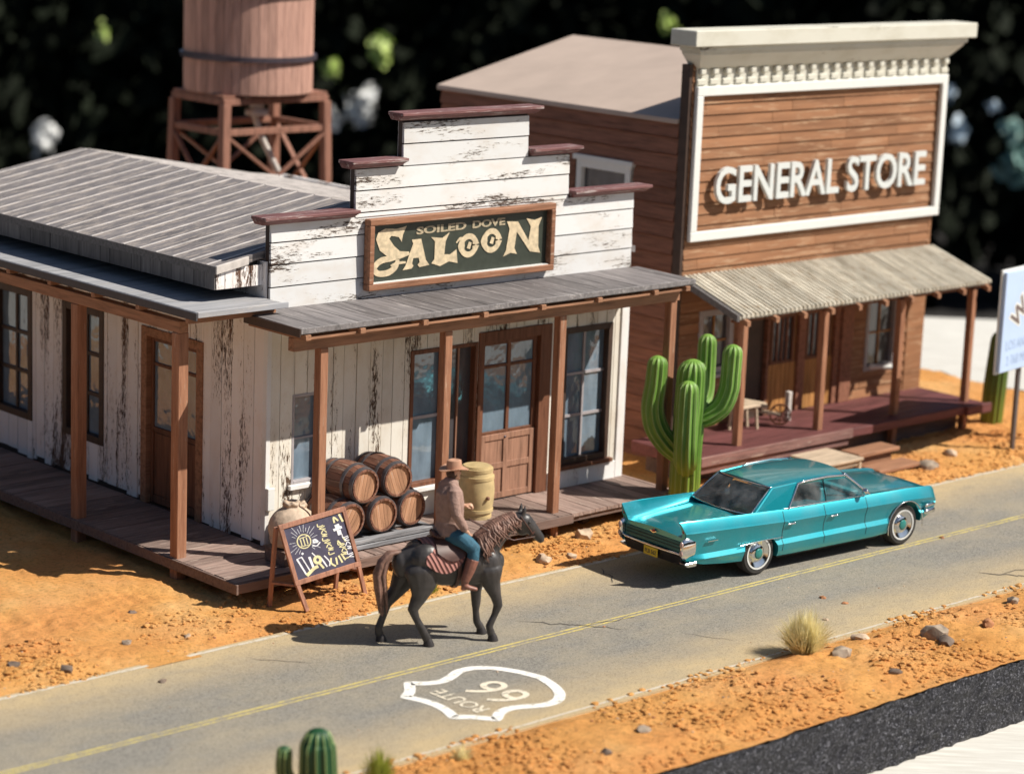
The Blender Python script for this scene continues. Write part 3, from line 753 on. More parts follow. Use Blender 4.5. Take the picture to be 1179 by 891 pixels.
q = MB(); mbox(q, fs_, 30.05, 30.20, -.12, .06, DZ, 3.24); mbox(q, fs_, 31.53, 31.68, -.12, .06, DZ, 3.24); mbox(q, fs_, 30.20, 31.53, -.12, .06, 3.10, 3.24)
dr2 = q.build('side_door', 'beam', sal, bevel=.006)
panel_door(dr2, fs_, 30.21, 31.52, DZ+.02, 3.09, 1.65, 'brown_frame', prow=1, mz=.70)
# ---- decks
q = MB(); y = 27.2; rs_ = random.Random(8)
while y < 37.8:
    y1 = min(y+.26, 37.9); q.box(20.2, SX0-.03, y+.008, y1-.008, DZ-.06, DZ+rs_.uniform(-.004, .006)); y = y1
q.build('side_deck', 'deck_x', sal)
q = MB(); x = SX0-.02
while x < 29.28:
    x1 = min(x+.27, 29.30); q.box(x+.008, x1-.008, 27.16+rs_.uniform(-.015, .015), SY-.0, DZ-.055, DZ+rs_.uniform(-.004, .006)); x = x1
q.build('front_deck', 'deck', sal)
q = MB(); q.box(20.16, 20.199, 27.12, 37.8, DZ-.16, DZ-.008); q.box(20.2, 26.82, 27.125, 27.155, DZ-.15, DZ-.008); q.box(26.83, 29.3, 27.20, 27.24, DZ-.15, DZ-.062)
q.build('deck_rim', 'deck_rim', sal, bevel=.005)
q = MB(); q.box(20.5, SX0-.3, 27.6, 37.6, DZ-.2, DZ-.062); q.box(22, 29.1, 27.5, 28.4, DZ-.2, DZ-.062)
for x in (22.5, 25, 27.5): q.box(x, x+.15, 27.6, 27.75, -.05, DZ-.2)
q.build('deck_joist', 'deck_rim', sal)
def post(x, y, z0, z1, w_=.17, mat='post', parent=sal, nm='porch_post'):
    p = MB(); p.box(x-w_/2, x+w_/2, y-w_/2, y+w_/2, z0, z1); return p.build(nm, mat, parent, bevel=.012)
for x in (21.84, 24.23, 26.62, 29.13): post(x, 27.42, -.05, 3.60, .15)
for y in (28.75, 31.40, 34.4, 37.2): post(20.30, y, -.05, 3.76, .18)
# front beam, rafters, roof
q = MB(); q.box(21.28, 29.26, 27.35, 27.49, 3.60, 3.80); q.build('porch_beam', 'beam', sal, bevel=.008)
q = MB(); q.box(21.34, 29.22, 27.145, 27.165, 3.80, 3.835); q.build('fascia', 'beam', sal, bevel=.004)
for x in (21.33, 22.33, 23.53, 24.73, 25.93, 27.15, 28.42, 29.16):
    r_ = MB(); r_.box(x-.05, x+.05, 27.08, SY-.06, 3.805, 3.885); r_.build('rafter', 'beam_y', sal, bevel=.005)
q = MB(); x = 21.22; rs_ = random.Random(5)
while x < 29.34:
    x1 = min(x+.36, 29.36); dz_ = rs_.uniform(0, .006)
    q.hexa([(x+.006, 27.14, 3.885), (x1-.006, 27.14, 3.885), (x1-.006, SY-.055, 3.895), (x+.006, SY-.055, 3.895),
            (x+.006, 27.14, 3.975+dz_), (x1-.006, 27.14, 3.975+dz_), (x1-.006, SY-.055, 3.995+dz_), (x+.006, SY-.055, 3.995+dz_)]); x = x1
q.build('porch_roof', 'porch_roof', sal)
q = MB(); q.box(21.215, 29.362, 27.105, 27.138, 3.90, 3.985); q.build('roof_edge_strip', 'porch_roof', sal, bevel=.006)
q = MB(); q.box(21.19, 21.214, 27.11, SY-.06, 3.86, 3.985); q.build('roof_edge_strip', 'dark_frame', sal, bevel=.004)
# side porch roof
q = MB(); q.box(20.22, 20.38, 28.66, 37.9, 3.76, 3.93); q.build('porch_beam', 'beam_y', sal, bevel=.008)
for y in (28.30, 29.55, 30.72, 31.92, 33.1, 34.3, 35.5, 36.7):
    r_ = MB(); r_.box(20.10, SX0-.04, y-.05, y+.05, 3.975, 4.075); r_.build('rafter', 'beam', sal, bevel=.005)
q = MB(); q.box(20.12, SX0-.035, 28.10, 37.95, 4.078, 4.165); q.build('side_porch_roof', 'side_roof', sal, bevel=.01)
q = MB(); q.box(20.085, 20.118, 28.07, 37.95, 4.045, 4.158); q.build('roof_edge_strip', 'edge_dark', sal, bevel=.006)
q = MB(); q.box(20.12, SX0+.05, 28.068, 28.098, 4.085, 4.17); q.build('roof_edge_strip', 'side_roof', sal, bevel=.006)
# main roof: low gable, ridge along Y
RX, RZ, EX, EZ = 24.1, 5.27, 20.80, 4.68
def roof_z(x): return EZ+(RZ-EZ)*(x-EX)/(RX-EX) if x <= RX else RZ-(RZ-EZ)*(x-RX)/(RX-EX)
RE = 29.5
q = MB()
def slab(mb, x0, x1, y0, y1, th=.11, off=0.0):
    P = [(x0, y0, roof_z(x0)-th+off), (x1, y0, roof_z(x1)-th+off), (x1, y1, roof_z(x1)-th+off), (x0, y1, roof_z(x0)-th+off)]
    P += [(x0, y0, roof_z(x0)+off), (x1, y0, roof_z(x1)+off), (x1, y1, roof_z(x1)+off), (x0, y1, roof_z(x0)+off)]
    mb.hexa(P)
slab(q, EX, 21.36, 28.60, 37.2); slab(q, 21.361, RX, 28.66, 37.2); slab(q, RX, RE, 28.66, 37.2)
q.build('roof', 'roof_slate', sal)
y = 28.82
while y < 37.15:
    q = MB(); slab(q, EX+.002, RX-.01, y-.016, y+.016, .012, .014); q.build('roof_batten', 'batten', sal); 
    q = MB(); slab(q, RX+.01, RE-.002, y-.016, y+.016, .012, .014); q.build('roof_batten', 'batten', sal); y += .43
q = MB(); vboards(q, smap(EX-.002), 28.60, 37.2, EZ-.33, EZ-.10, .27, [], d=.02, gap=.01, rs=random.Random(4)); q.build('fascia', 'fascia_grey', sal)
q = MB(); q.box(EX-.03, EX-.002, 28.56, 37.2, EZ-.098, EZ+.012); q.build('fascia', 'roof_edge', sal)
q = MB(); q.box(EX+.001, SX0, 28.62, 37.2, EZ-.34, EZ-.31); q.build('soffit', 'roof_edge', sal)
q = MB(); vboards(q, fmap(28.62), EX+.01, SX0-.02, EZ-.33, EZ-.03, .16, [], d=.018, gap=.01, rs=random.Random(9)); q.build('fascia', 'white_vert_side', sal)
q = MB(); x0, x1 = EX-.02, 21.36; ya, yb = 28.55, 28.598; q.hexa([(x0, ya, EZ-.10), (x1, ya, roof_z(x1)-.10), (x1, yb, roof_z(x1)-.10), (x0, yb, EZ-.10), (x0, ya, EZ+.02), (x1, ya, roof_z(x1)+.02), (x1, yb, roof_z(x1)+.02), (x0, yb, EZ+.02)]); q.build('roof_edge_strip', 'roof_edge_pale', sal, bevel=.005)
# gable infill at back
q = MB(); q.prism([(21.8, 4.3), (29.1, 4.3), (29.1, 4.40), (25.0, 4.93), (21.8, 4.42)], lambda a, c: (a, SB-.09, c), lambda a, c: (a, SB-.01, c)); q.build('gable', 'white_vert_side', sal)

# ---- saloon sign
sg = thing('saloon_sign', (25.5, SY-.05, 4.1), 'dark green SALOON sign in a brown box frame on the white false front', 'sign')
FY = SY-.20; SL, SR, SBt, STp = 23.42, 27.28, 4.13, 5.22
q = MB(); fwd = .10
q.box(SL, SR, FY, SY-.055, STp-fwd, STp); q.box(SL, SR, FY, SY-.055, SBt, SBt+fwd); q.box(SL, SL+fwd, FY, SY-.055, SBt+fwd, STp-fwd); q.box(SR-fwd, SR, FY, SY-.055, SBt+fwd, STp-fwd)
q.build('frame', 'sign_frame', sg, bevel=.012)
q = MB(); q.box(SL+fwd, SR-fwd, SY-.09, SY-.06, SBt+fwd, STp-fwd); q.build('panel', 'sign_dark', sg)
q = MB(); q.box(SL+fwd+.01, SR-fwd-.01, SY-.17, SY-.091, SBt+fwd, SBt+fwd+.012); q.build('ledge', 'white', sg)
PY = SY-.094
def sf(a, b2, h=0): return (a, PY-h, b2)
lt = MB()
def poly(mb, pts, f=sf, h=.006):
    F = [tuple(t_) for t_ in tessellate_polygon([[Vector((p[0], p[1], 0)) for p in pts]])]
    mb.add([f(p[0], p[1], h) for p in pts], F)
def curve_stroke(mb, pts, ws, f=sf, h=.006, n=8):
    """Catmull-Rom stroke with varying width"""
    P = [Vector(p) for p in pts]; C = []; W = []
    for i in range(len(P)-1):
        p0, p1, p2, p3 = P[max(i-1, 0)], P[i], P[i+1], P[min(i+2, len(P)-1)]
        for j in range(n):
            t_ = j/n; C.append(.5*((2*p1)+(-p0+p2)*t_+(2*p0-5*p1+4*p2-p3)*t_*t_+(-p0+3*p1-3*p2+p3)*t_**3)); W.append(ws[i]+(ws[i+1]-ws[i])*t_)
    C.append(P[-1]); W.append(ws[-1]); L = []; 
    for i in range(len(C)):
        d = (C[min(i+1, len(C)-1)]-C[max(i-1, 0)]).normalized(); nn = Vector((-d.y, d.x))
        L += [C[i]+nn*W[i]/2, C[i]-nn*W[i]/2]
    mb.add([f(p.x, p.y, h) for p in L], [(2*i, 2*i+1, 2*i+3, 2*i+2) for i in range(len(C)-1)])
# S: flag top, diagonal, big swash tail
poly(lt, [(23.62, 4.90), (23.66, 5.00), (23.80, 5.05), (24.02, 5.03), (24.22, 5.06), (24.15, 4.93), (24.13, 4.82), (24.07, 4.90), (23.92, 4.93), (23.88, 4.89), (23.98, 4.77), (24.10, 4.68), (24.28, 4.66), (24.30, 4.61), (24.10, 4.56), (23.88, 4.60), (23.70, 4.72)])
curve_stroke(lt, [(24.20, 4.62), (23.95, 4.585), (23.72, 4.56), (23.60, 4.46), (23.68, 4.37), (23.88, 4.37), (24.02, 4.45), (24.06, 4.56)], [.05, .09, .10, .10, .09, .10, .10, .07], h=.007)
curve_stroke(lt, [(23.92, 4.47), (24.05, 4.50), (24.22, 4.50)], [.03, .05, .03], h=.008)
# A
poly(lt, [(24.16, 4.38), (24.22, 4.45), (24.36, 4.78), (24.33, 4.84), (24.52, 4.84), (24.63, 4.50), (24.70, 4.42), (24.50, 4.40), (24.46, 4.44), (24.50, 4.48), (24.48, 4.55), (24.37, 4.55), (24.35, 4.47), (24.38, 4.43), (24.34, 4.39)])
# L
poly(lt, [(24.74, 4.44), (24.80, 4.50), (24.80, 4.78), (24.72, 4.85), (24.95, 4.82), (25.10, 4.90), (25.02, 4.76), (25.00, 4.56), (25.12, 4.55), (25.25, 4.62), (25.28, 4.40), (25.10, 4.44), (24.92, 4.38)])
def ringO(c, rx, rz, w_):
    pts = [(c[0]+rx*cos(a), c[1]+rz*sin(a)) for a in np.linspace(0, 2*pi, 11)]; curve_stroke(lt, pts, [w_*(1.25 if i in (0, 5, 10) else .8) for i in range(11)], h=.007, n=5)
ringO((25.50, 4.66), .15, .145, .115); ringO((25.98, 4.70), .155, .15, .115)
curve_stroke(lt, [(25.24, 4.72), (25.32, 4.78), (25.40, 4.76)], [.02, .05, .04], h=.0065)
poly(lt, [(25.46, 4.62), (25.53, 4.60), (25.56, 4.70), (25.50, 4.72)], h=.009); poly(lt, [(25.94, 4.66), (26.01, 4.64), (26.04, 4.74), (25.98, 4.76)], h=.009)
# N
poly(lt, [(26.24, 4.42), (26.30, 4.52), (26.36, 4.86), (26.30, 4.98), (26.54, 4.96), (26.78, 4.64), (26.82, 4.86), (26.72, 5.00), (26.90, 4.96), (27.06, 5.00), (26.99, 4.86), (27.00, 4.52), (27.05, 4.42), (26.82, 4.46), (26.52, 4.80), (26.48, 4.54), (26.54, 4.44), (26.40, 4.47)])
lt.build('lettering', 'sign_gold', sg)
for txt, x0, wd in (('SOILED', 24.42, 1.02), ('DOVE', 25.56, .70)):
    V, F = text_mesh(txt, .155, 0, .006); mw = max(v[0] for v in V)
    q = MB(); q.add([(x0+v[0]/mw*wd, PY-.006, 4.915+v[1]+.02*((x0+v[0]/mw*wd-24.4)/1.9)) for v in V], F); q.build('lettering', 'sign_gold_faded', sg)

# ================================================================ GENERAL STORE
GX0, GX1, GY, GB = 31.52, 38.52, 29.50, 36.0
GZ = .65
st = thing('general_store', (35, 32.5, 0), 'brown clapboard general store with tall false front and corrugated porch roof', 'building')
gf = fmap(GY); gs = smap(GX0)
wA = (32.06, 32.98, 1.62, 2.80); d1 = (33.06, 35.92, GZ, 2.9); wD = (36.78, 37.72, 1.16, 2.62)
q = MB(); holes = [wA, d1, wD]
hboards(q, gf, lambda z: [(GX0+.03, GX1-.03)], GZ, .195, 35, d=.022, lap=.024, gap=.014, joints=2.6, rs=random.Random(6), holes=holes)
q.build('front_wall', 'store_clap', st)
q = MB(); backing(q, gf, GX0+.02, GX1-.02, .1, 7.1, holes); q.build('wall_backing', 'dark_frame', st)
q = MB(); q.box(GX0+.02, GX1-.02, GY+.10, GY+.16, .1, 7.2); q.build('wall_backing', 'dark_frame', st)
q = MB(); hboards(q, gs, lambda z: [(GY+.17, GB)], .0, .295, 21, d=.02, lap=.05, gap=.022, holes=[(30.72, 32.22, 4.72, 5.3)]); q.build('side_wall', 'store_side', st)
q = MB(); q.box(GX0+.001, GX0+.1, GY+.17, GB, 0, 4.73); q.box(GX0+.001, GX0+.1, GY+.17, 30.7, 4.73, 6.2); q.box(GX0+.001, GX0+.1, 32.25, GB, 4.73, 6.2); q.box(GX0+.001, GX0+.1, 30.701, 32.249, 5.28, 6.2); q.build('wall_backing', 'store_side', st)
q = MB(); q.box(GX1-.1, GX1, GY+.17, GB, 0, 6.2); q.box(GX0+.11, GX1-.11, GB-.1, GB, 0, 6.2); q.build('rear_wall', 'store_side', st)
q = MB(); q.box(GX0-.04, GX0+.03, GY-.03, GY+.165, .1, 7.2); q.build('corner_board', 'dark_frame', st)
q = MB(); q.box(GX1-.03, GX1+.04, GY-.04, GY+.165, .1, 7.2); q.build('corner_board', 'store_clap', st)
window(st, gs, 30.78, 32.16, 4.45, 5.26, frame='white', pane='pane_dark', fw=.13, proud=.07, cols=1, rows=1, header='white', depth=.05)
# gable roof
RXs, RZs = 35.02, 7.12; EZs = 6.27
q = MB()
for (xa, za, xb, zb) in ((GX0-.10, EZs-.03, RXs, RZs), (RXs, RZs, GX1+.10, EZs-.03)):
    q.hexa([(xa, GY+.17, za-.09), (xb, GY+.17, zb-.09), (xb, GB+.08, zb-.09), (xa, GB+.08, za-.09), (xa, GY+.17, za), (xb, GY+.17, zb), (xb, GB+.08, zb), (xa, GB+.08, za)])
q.build('roof', 'store_roof', st, bevel=.01)
q = MB(); q.prism([(GX0+.1, 6.15), (GX1-.1, 6.15), (GX1-.1, 6.18), (RXs, 7.0), (GX0+.1, 6.18)], lambda a, c: (a, GB-.09, c), lambda a, c: (a, GB-.01, c)); q.build('gable', 'store_side', st)
# cornice
q = MB(); q.box(31.14, 39.02, 29.05, 29.66, 7.54, 7.82); q.build('cornice_top', 'cream', st, bevel=.015)
q = MB()
x0, x1 = 31.40, 38.80
q.hexa([(x0+.22, 29.38, 7.14), (x1-.22, 29.38, 7.14), (x1-.22, 29.62, 7.14), (x0+.22, 29.62, 7.14), (x0, 29.17, 7.40), (x1, 29.17, 7.40), (x1, 29.63, 7.40), (x0, 29.63, 7.40)])
q.box(x0, x1, 29.17, 29.63, 7.402, 7.44); q.box(x0-.05, x1+.05, 29.13, 29.63, 7.442, 7.538)
q.build('cornice_moulding', 'cream', st, bevel=.008)
q = MB(); q.box(31.62, 38.66, GY-.06, GY-.04, 6.80, 7.14); q.build('frieze', 'cream', st)
nd = 22
for i in range(nd):
    x = 31.72+(38.56-31.72)*i/(nd-1); d_ = MB(); d_.box(x-.075, x+.075, GY-.14, GY-.062, 7.02, 7.13); d_.build('dentil', 'cream', st, bevel=.02)
for i in range(nd):
    x = 31.72+(38.56-31.72)*i/(nd-1); d_ = MB(); d_.box(x-.115, x+.115, GY-.10, GY-.062, 6.84, 6.95); d_.build('dentil', 'cream', st, bevel=.02)
# sign frame + letters
ss = thing('store_sign', (35.2, GY-.05, 4.0), 'white framed sign reading GENERAL STORE in raised white letters', 'sign')
L_, R_, B_, T_ = 31.60, 38.66, 4.09, 6.82
q = MB(); fw_ = .17
for a in ((L_, R_, T_-fw_, T_), (L_, R_, B_, B_+fw_), (L_, L_+fw_, B_+fw_, T_-fw_), (R_-fw_, R_, B_+fw_, T_-fw_)): q.box(a[0], a[1], GY-.13, GY-.045, a[2], a[3])
q.build('frame', 'white', ss, bevel=.012)
chars = 'GENERAL STORE'
V, F = text_mesh(chars, .80, 0, 0); tw = max(v[0] for v in V)
# per-letter advance measured by growing prefixes
x_start, x_end = 32.12, 38.06
for i, ch in enumerate(chars):
    if ch == ' ': continue
    Vp, _ = text_mesh(chars[:i+1], .80, 0, 0); Vl, Fl = text_mesh(ch, .80, .035, .012)
    xr = max(v[0] for v in Vp); lw_ = max(v[0] for v in Vl)
    sc_ = (x_end-x_start)/tw
    q = MB(); q.add([(x_start+(xr-lw_+v[0])*sc_, GY-.16-v[2], 4.75+v[1]*1.13) for v in Vl], Fl); q.build('letter', 'letter', ss)
# porch openings
window(st, gf, wA[0], wA[1], wA[2], wA[3], frame='frame_grey', pane='pane_dark', fw=.11, proud=.05, cols=2, rows=2, bars='store_door', sill='frame_grey')
window(st, gf, wD[0], wD[1], wD[2], wD[3], frame='frame_grey', pane='pane_dark', fw=.09, proud=.05, cols=2, rows=2, bars='store_door')
ent = MB()
for a, b2 in ((33.06, 33.18), (34.82, 35.02), (35.86, 36.0)): mbox(ent, gf, a, b2, -.09, .05, GZ, 2.9)
mbox(ent, gf, 33.06, 36.0, -.09, .045, 2.9, 3.0)
for a in (33.95,): mbox(ent, gf, a, a+.07, -.09, .03, GZ, 2.9)
ep = ent.build('shop_entrance', 'store_side', st, bevel=.005)
for a, b2, gz in ((33.19, 33.94, None), (34.03, 34.81, 1), (35.03, 35.85, 1)):
    q = MB(); 
    if gz is None:
        mbox(q, gf, a, b2, -.08, -.06, GZ, 2.9); q.build('dark_doorway', 'dark_frame', ep)
    else:
        vboards(q, gf, a, b2, GZ, 1.58, .13, [], d=-.045, gap=.01)
        mbox(q, gf, a, b2, -.08, -.03, 2.50, 2.9); mbox(q, gf, a, a+.06, -.08, -.03, 1.58, 2.5); mbox(q, gf, b2-.06, b2, -.08, -.03, 1.58, 2.5)
        q.build('door_leaf', 'store_door', ep)
        window(ep, gf, a+.06, b2-.06, 1.58, 2.50, frame='brown_frame', pane='pane_dark', fw=.06, proud=.0, cols=4, rows=1, bars='store_side', name='shop_window')
pl = MB(); mbox(pl, gf, 36.01, 36.34, 0, .10, GZ, 3.1); pl.build('pilaster', 'store_side', st, bevel=.01)
pl = MB(); mbox(pl, gf, 38.02, 38.50, .04, .055, GZ, 3.1); pl.build('corner_panel', 'store_clap', st)
# deck
q = MB(); y = 27.86
while y < GY-.03: y1 = min(y+.27, GY-.025); q.box(30.5, 38.55, y+.006, y1-.006, GZ-.06, GZ); y = y1
q.build('porch_deck', 'store_deck', st)
q = MB(); q.box(30.5, 34.55, 27.80, 27.853, GZ-.16, GZ+.012); q.build('deck_rim', 'store_rim', st, bevel=.008)
q = MB(); q.box(30.5, 34.5, 27.86, 27.90, GZ-.30, GZ-.165); q.build('deck_rim', 'store_rim', st, bevel=.008)
q = MB(); q.box(34.56, 38.5, 27.83, 27.856, GZ-.16, GZ-.004); q.build('deck_rim', 'store_deck', st, bevel=.008)
q = MB(); q.box(30.46, 30.498, 27.8, GY-.04, GZ-.2, GZ); q.build('deck_rim', 'store_deck', st, bevel=.008)
q = MB(); q.box(37.9, 38.65, 27.75, 27.825, GZ-.18, GZ+.0); q.build('deck_block', 'store_deck', st, bevel=.008)
q = MB(); q.box(30.8, 38.3, 28.3, GY-.1, -.05, GZ-.062)
q.build('deck_joist', 'deck_rim', st)
for x in (31.78, 33.95, 36.14, 38.30): post(x, 28.16, -.05, 2.85, .135, parent=st)
# porch roof (corrugated boards)
q = MB(); x = 31.56; zf, zb = 2.985, 3.46; YF = 28.0
while x < 38.60:
    x1 = x+.115
    q.hexa([(x, YF, zf-.02), (x1-.02, YF, zf-.02), (x1-.02, GY-.045, zb-.02), (x, GY-.045, zb-.02), (x+.018, YF, zf+.038), (x1-.038, YF, zf+.038), (x1-.038, GY-.045, zb+.038), (x+.018, GY-.045, zb+.038)]); x = x1
q.hexa([(31.52, YF+.02, zf-.05), (38.66, YF+.02, zf-.05), (38.66, GY-.045, zb-.05), (31.52, GY-.045, zb-.05), (31.52, YF+.02, zf-.0), (38.66, YF+.02, zf-.0), (38.66, GY-.045, zb-.0), (31.52, GY-.045, zb-.0)])
q.build('porch_roof', 'tin', st)
q = MB(); q.hexa([(31.45, YF+.02, zf-.08), (31.515, YF+.02, zf-.08), (31.515, GY-.02, zb-.08), (31.45, GY-.02, zb-.08), (31.45, YF+.02, zf+.04), (31.515, YF+.02, zf+.04), (31.515, GY-.02, zb+.04), (31.45, GY-.02, zb+.04)]); q.build('roof_edge_strip', 'roof_edge', st)
q = MB(); q.box(31.54, 38.62, 28.15, 28.25, 2.85, 2.90); q.build('porch_beam', 'brown_frame', st, bevel=.006)
for x in (31.66, 32.42, 33.17, 33.92, 34.68, 35.44, 36.2, 36.98, 37.76, 38.52):
    r_ = MB(); a0, a1 = YF-.07, GY-.05
    zz = lambda y: zf+(zb-zf)*(y-YF)/(GY-YF-.045)-.055
    r_.hexa([(x-.045, a0, zz(a0)-.09), (x+.045, a0, zz(a0)-.09), (x+.045, a1, zz(a1)-.09), (x-.045, a1, zz(a1)-.09), (x-.045, a0, zz(a0)), (x+.045, a0, zz(a0)), (x+.045, a1, zz(a1)), (x-.045, a1, zz(a1))])
    r_.build('rafter', 'beam_y', st)
# steps in front of the dark gap, and pale crate step
q = MB(); q.box(33.9, 35.05, 27.10, 27.55, .33, .40); q.box(34.0, 34.95, 27.2, 27.5, -.04, .325)
stp = thing('porch_steps', (34.5, 27.2, 0), 'two brown plank steps below the dark end of the store porch', 'steps')
q.build('tread', 'beam', stp, bevel=.01)
q = MB(); q.box(33.9, 35.1, 26.62, 27.08, .13, .20); q.box(34.0, 35.0, 26.72, 27.05, -.04, .125); q.build('tread', 'beam', stp, bevel=.01)
bx = thing('crate', (33.1, 27.3, 0), 'pale wooden crate standing behind the car below the store porch', 'crate')
q = MB(); q.box(32.72, 33.72, 26.85, 27.72, .38, .43); q.build('lid', 'crate', bx, bevel=.008)
q = MB()
for x in (32.75, 33.63):
    for y in (26.88, 27.62): q.box(x, x+.07, y, y+.07, -.04, .378)
q.box(32.82, 33.63, 26.90, 26.93, .28, .376); q.box(32.77, 32.80, 26.95, 27.62, .0, .376); q.box(32.82, 33.63, 27.0, 27.03, 0, .3)
q.build('frame', 'crate', bx, bevel=.006)

# ================================================================ WATER TOWER
wt = thing('water_tower', (31.05, 41.6, 0), 'brown wooden water tower with a dark hoop on a braced timber frame', 'water tower')
TX0, TX1, TY0, TY1 = 29.78, 32.36, 40.7, 42.45; TZ = 5.50
for x in (TX0, TX1):
    for y in (TY0, TY1):
        q = MB(); sx_ = -.12 if x == TX0 else .12; sy_ = -.1 if y == TY0 else .1
        q.bar((x+sx_, y+sy_, -.05), (x, y, TZ-.06), .19, .19, (1, 0, 0)); q.build('leg', 'tower_wood', wt, bevel=.01)
for z, e in ((TZ, .0), (TZ-.62, .015), (TZ-2.6, .06)):
    for y in (TY0-e, TY1+e): q = MB(); q.bar((TX0-e-.06, y, z), (TX1+e+.06, y, z), .11, .13); q.build('rail', 'tower_wood', wt, bevel=.008)
    for x in (TX0-e, TX1+e): q = MB(); q.bar((x, TY0-e, z+.003), (x, TY1+e, z+.003), .11, .13); q.build('rail', 'tower_wood', wt, bevel=.008)
for (a, b2) in (((TX0, TY0-.05), (TX1, TY0-.05)), ((TX0, TY1+.05), (TX1, TY1+.05)), ((TX0-.05, TY0), (TX0-.05, TY1)), ((TX1+.05, TY0), (TX1+.05, TY1))):
    q = MB(); q.bar((a[0], a[1], TZ-.68), (b2[0], b2[1], TZ-2.5), .10, .05); q.build('brace', 'tower_wood', wt)
    q = MB(); q.bar((b2[0], b2[1]+.001, TZ-.68), (a[0], a[1]+.001, TZ-2.5), .10, .045); q.build('brace', 'tower_wood', wt)
q = MB(); q.box(TX0-.05, TX1+.05, TY0, TY1, TZ+.08, TZ+.13); q.build('platform', 'tower_wood', wt)
cx, cy = 31.02, 41.60
q = MB(); ns = 46
for k in range(ns):
    a0, a1 = 2*pi*(k+.03)/ns, 2*pi*(k+.97)/ns; R_ = 1.34+.004*sin(k*7.3)
    P = []
    for z in (TZ+.14, 8.6):
        for r_, a in ((R_-.12, a0), (R_, a0), (R_, a1), (R_-.12, a1)): P.append((cx+r_*cos(a), cy+r_*sin(a), z))
    q.hexa(P)
q.build('tank', 'tank', wt)
q = MB(); q.lathe([(1.20, TZ+.135), (1.20, 8.5)], (cx, cy, 0), n=40); q.build('tank_core', 'dark_frame', wt)
for z in (6.36, 7.7):
    q = MB(); q.lathe([(1.355, z-.05), (1.42, z-.05), (1.42, z+.05), (1.355, z+.05), (1.355, z-.05)], (cx, cy, 0), n=48, cap=False); q.build('hoop', 'band', wt, smooth='auto')
q = MB(); q.lathe([(.26, TZ+.07), (.26, TZ-.08), (.15, TZ-.09), (.15, TZ-.22), (.24, TZ-.23), (.24, TZ-.34), (.1, TZ-.36)], (cx-.1, cy-.45, 0), n=20); q.build('outlet_valve', 'roof_edge_pale', wt, smooth=True)
q = MB(); q.tube([(cx, cy-.2, TZ-.3), (cx+.15, cy-.35, TZ-.9), (cx+.7, cy-.9, TZ-2.4)], .07, 10); q.build('pipe', 'roof_edge_pale', wt, smooth=True)

# ================================================================ BARRELS
BL, BR = .84, .255
def barrel(name, label, cat, group=None):
    t_ = thing(name, (0, 0, 0), label, cat, group)   # axis along local Y, head at y=0 facing -Y
    prof = []
    for i in range(13):
        u = i/12; prof.append((BR+.055*sin(pi*u), u*BL))
    q = MB(); ns = 18
    for k in range(ns):
        a0, a1 = 2*pi*(k+.03)/ns, 2*pi*(k+.97)/ns
        R = []
        for r_, h in prof: R.append([(r_*cos(a0), h, r_*sin(a0)), (r_*cos(a1), h, r_*sin(a1)), ((r_-.03)*cos(a1), h, (r_-.03)*sin(a1)), ((r_-.03)*cos(a0), h, (r_-.03)*sin(a0))])
        q.rings(R)
    q.build('stave_shell', 'barrel', t_, world=False)
    for h0, h1 in ((.015, .075), (.20, .25), (.59, .64), (.765, .825)):
        rr = lambda h: BR+.055*sin(pi*h/BL)
        q = MB(); R = []
        for r_, h in ((rr(h0)-.005, h0), (rr(h0)+.014, h0), (rr(h1)+.014, h1), (rr(h1)-.005, h1)): R.append([(r_*cos(2*pi*k/28), h, r_*sin(2*pi*k/28)) for k in range(28)])
        q.rings(R, cap=False); q.build('hoop', 'hoop', t_, world=False, smooth='auto')
    for y in (.035, BL-.035):
        q = MB(); x = -.24
        while x < .235:
            xe = min(x+.068, .24); h_ = sqrt(max(.0, .236**2-max(abs(x), abs(xe))**2)) if max(abs(x), abs(xe)) < .235 else .03
            h0 = sqrt(max(.0009, .236**2-x*x)); h1 = sqrt(max(.0009, .236**2-xe*xe))
            q.hexa([(x+.002, y, -h0), (xe-.002, y, -h1), (xe-.002, y+.02, -h1), (x+.002, y+.02, -h0), (x+.002, y, h0), (xe-.002, y, h1), (xe-.002, y+.02, h1), (x+.002, y+.02, h0)]); x = xe
        q.build('head', 'barrel_head', t_, world=False)
    return t_
bproto = barrel('barrel', 'brown barrel on its side, left one of the two on top of the barrel pile', 'barrel', 'barrels stacked on the saloon porch')
spots = [(22.89, 27.60, 1.335, 12, 'brown barrel on its side, left one of the two on top of the barrel pile'),
         (23.51, 27.58, 1.345, -20, 'brown barrel with dark staves, right one of the two on top of the barrel pile'),
         (22.60, 27.57, .85, 31, 'brown barrel in the bottom row of the pile, leftmost, half behind the chalkboard'),
         (23.21, 27.55, .85, -10, 'brown barrel in the middle of the bottom row of the barrel pile'),
         (23.82, 27.59, .85, 15, 'brown barrel at the right end of the bottom row, shaded by the porch post')]
for i, (x, y, z, rl, lb) in enumerate(spots):
    o = bproto if i == 0 else copy_tree(bproto)
    o.location = (x, y, z); o.rotation_euler = (0, radians(rl), radians([2, -3, 1, -1, 2][i])); o['label'] = lb
rk = thing('barrel_rack', (23.2, 27.9, DZ), 'weathered grey plank rack under the bottom row of barrels', 'rack')
for z, y0, y1 in ((DZ+.02, 27.42, 27.54), (DZ+.10, 27.43, 27.55), (DZ+.02, 28.1, 28.22), (DZ+.10, 28.1, 28.22)):
    q = MB(); q.box(22.2, 24.3+.1*(z > .45), y0, y1, z, z+.07); q.build('plank', 'rack', rk, bevel=.01)
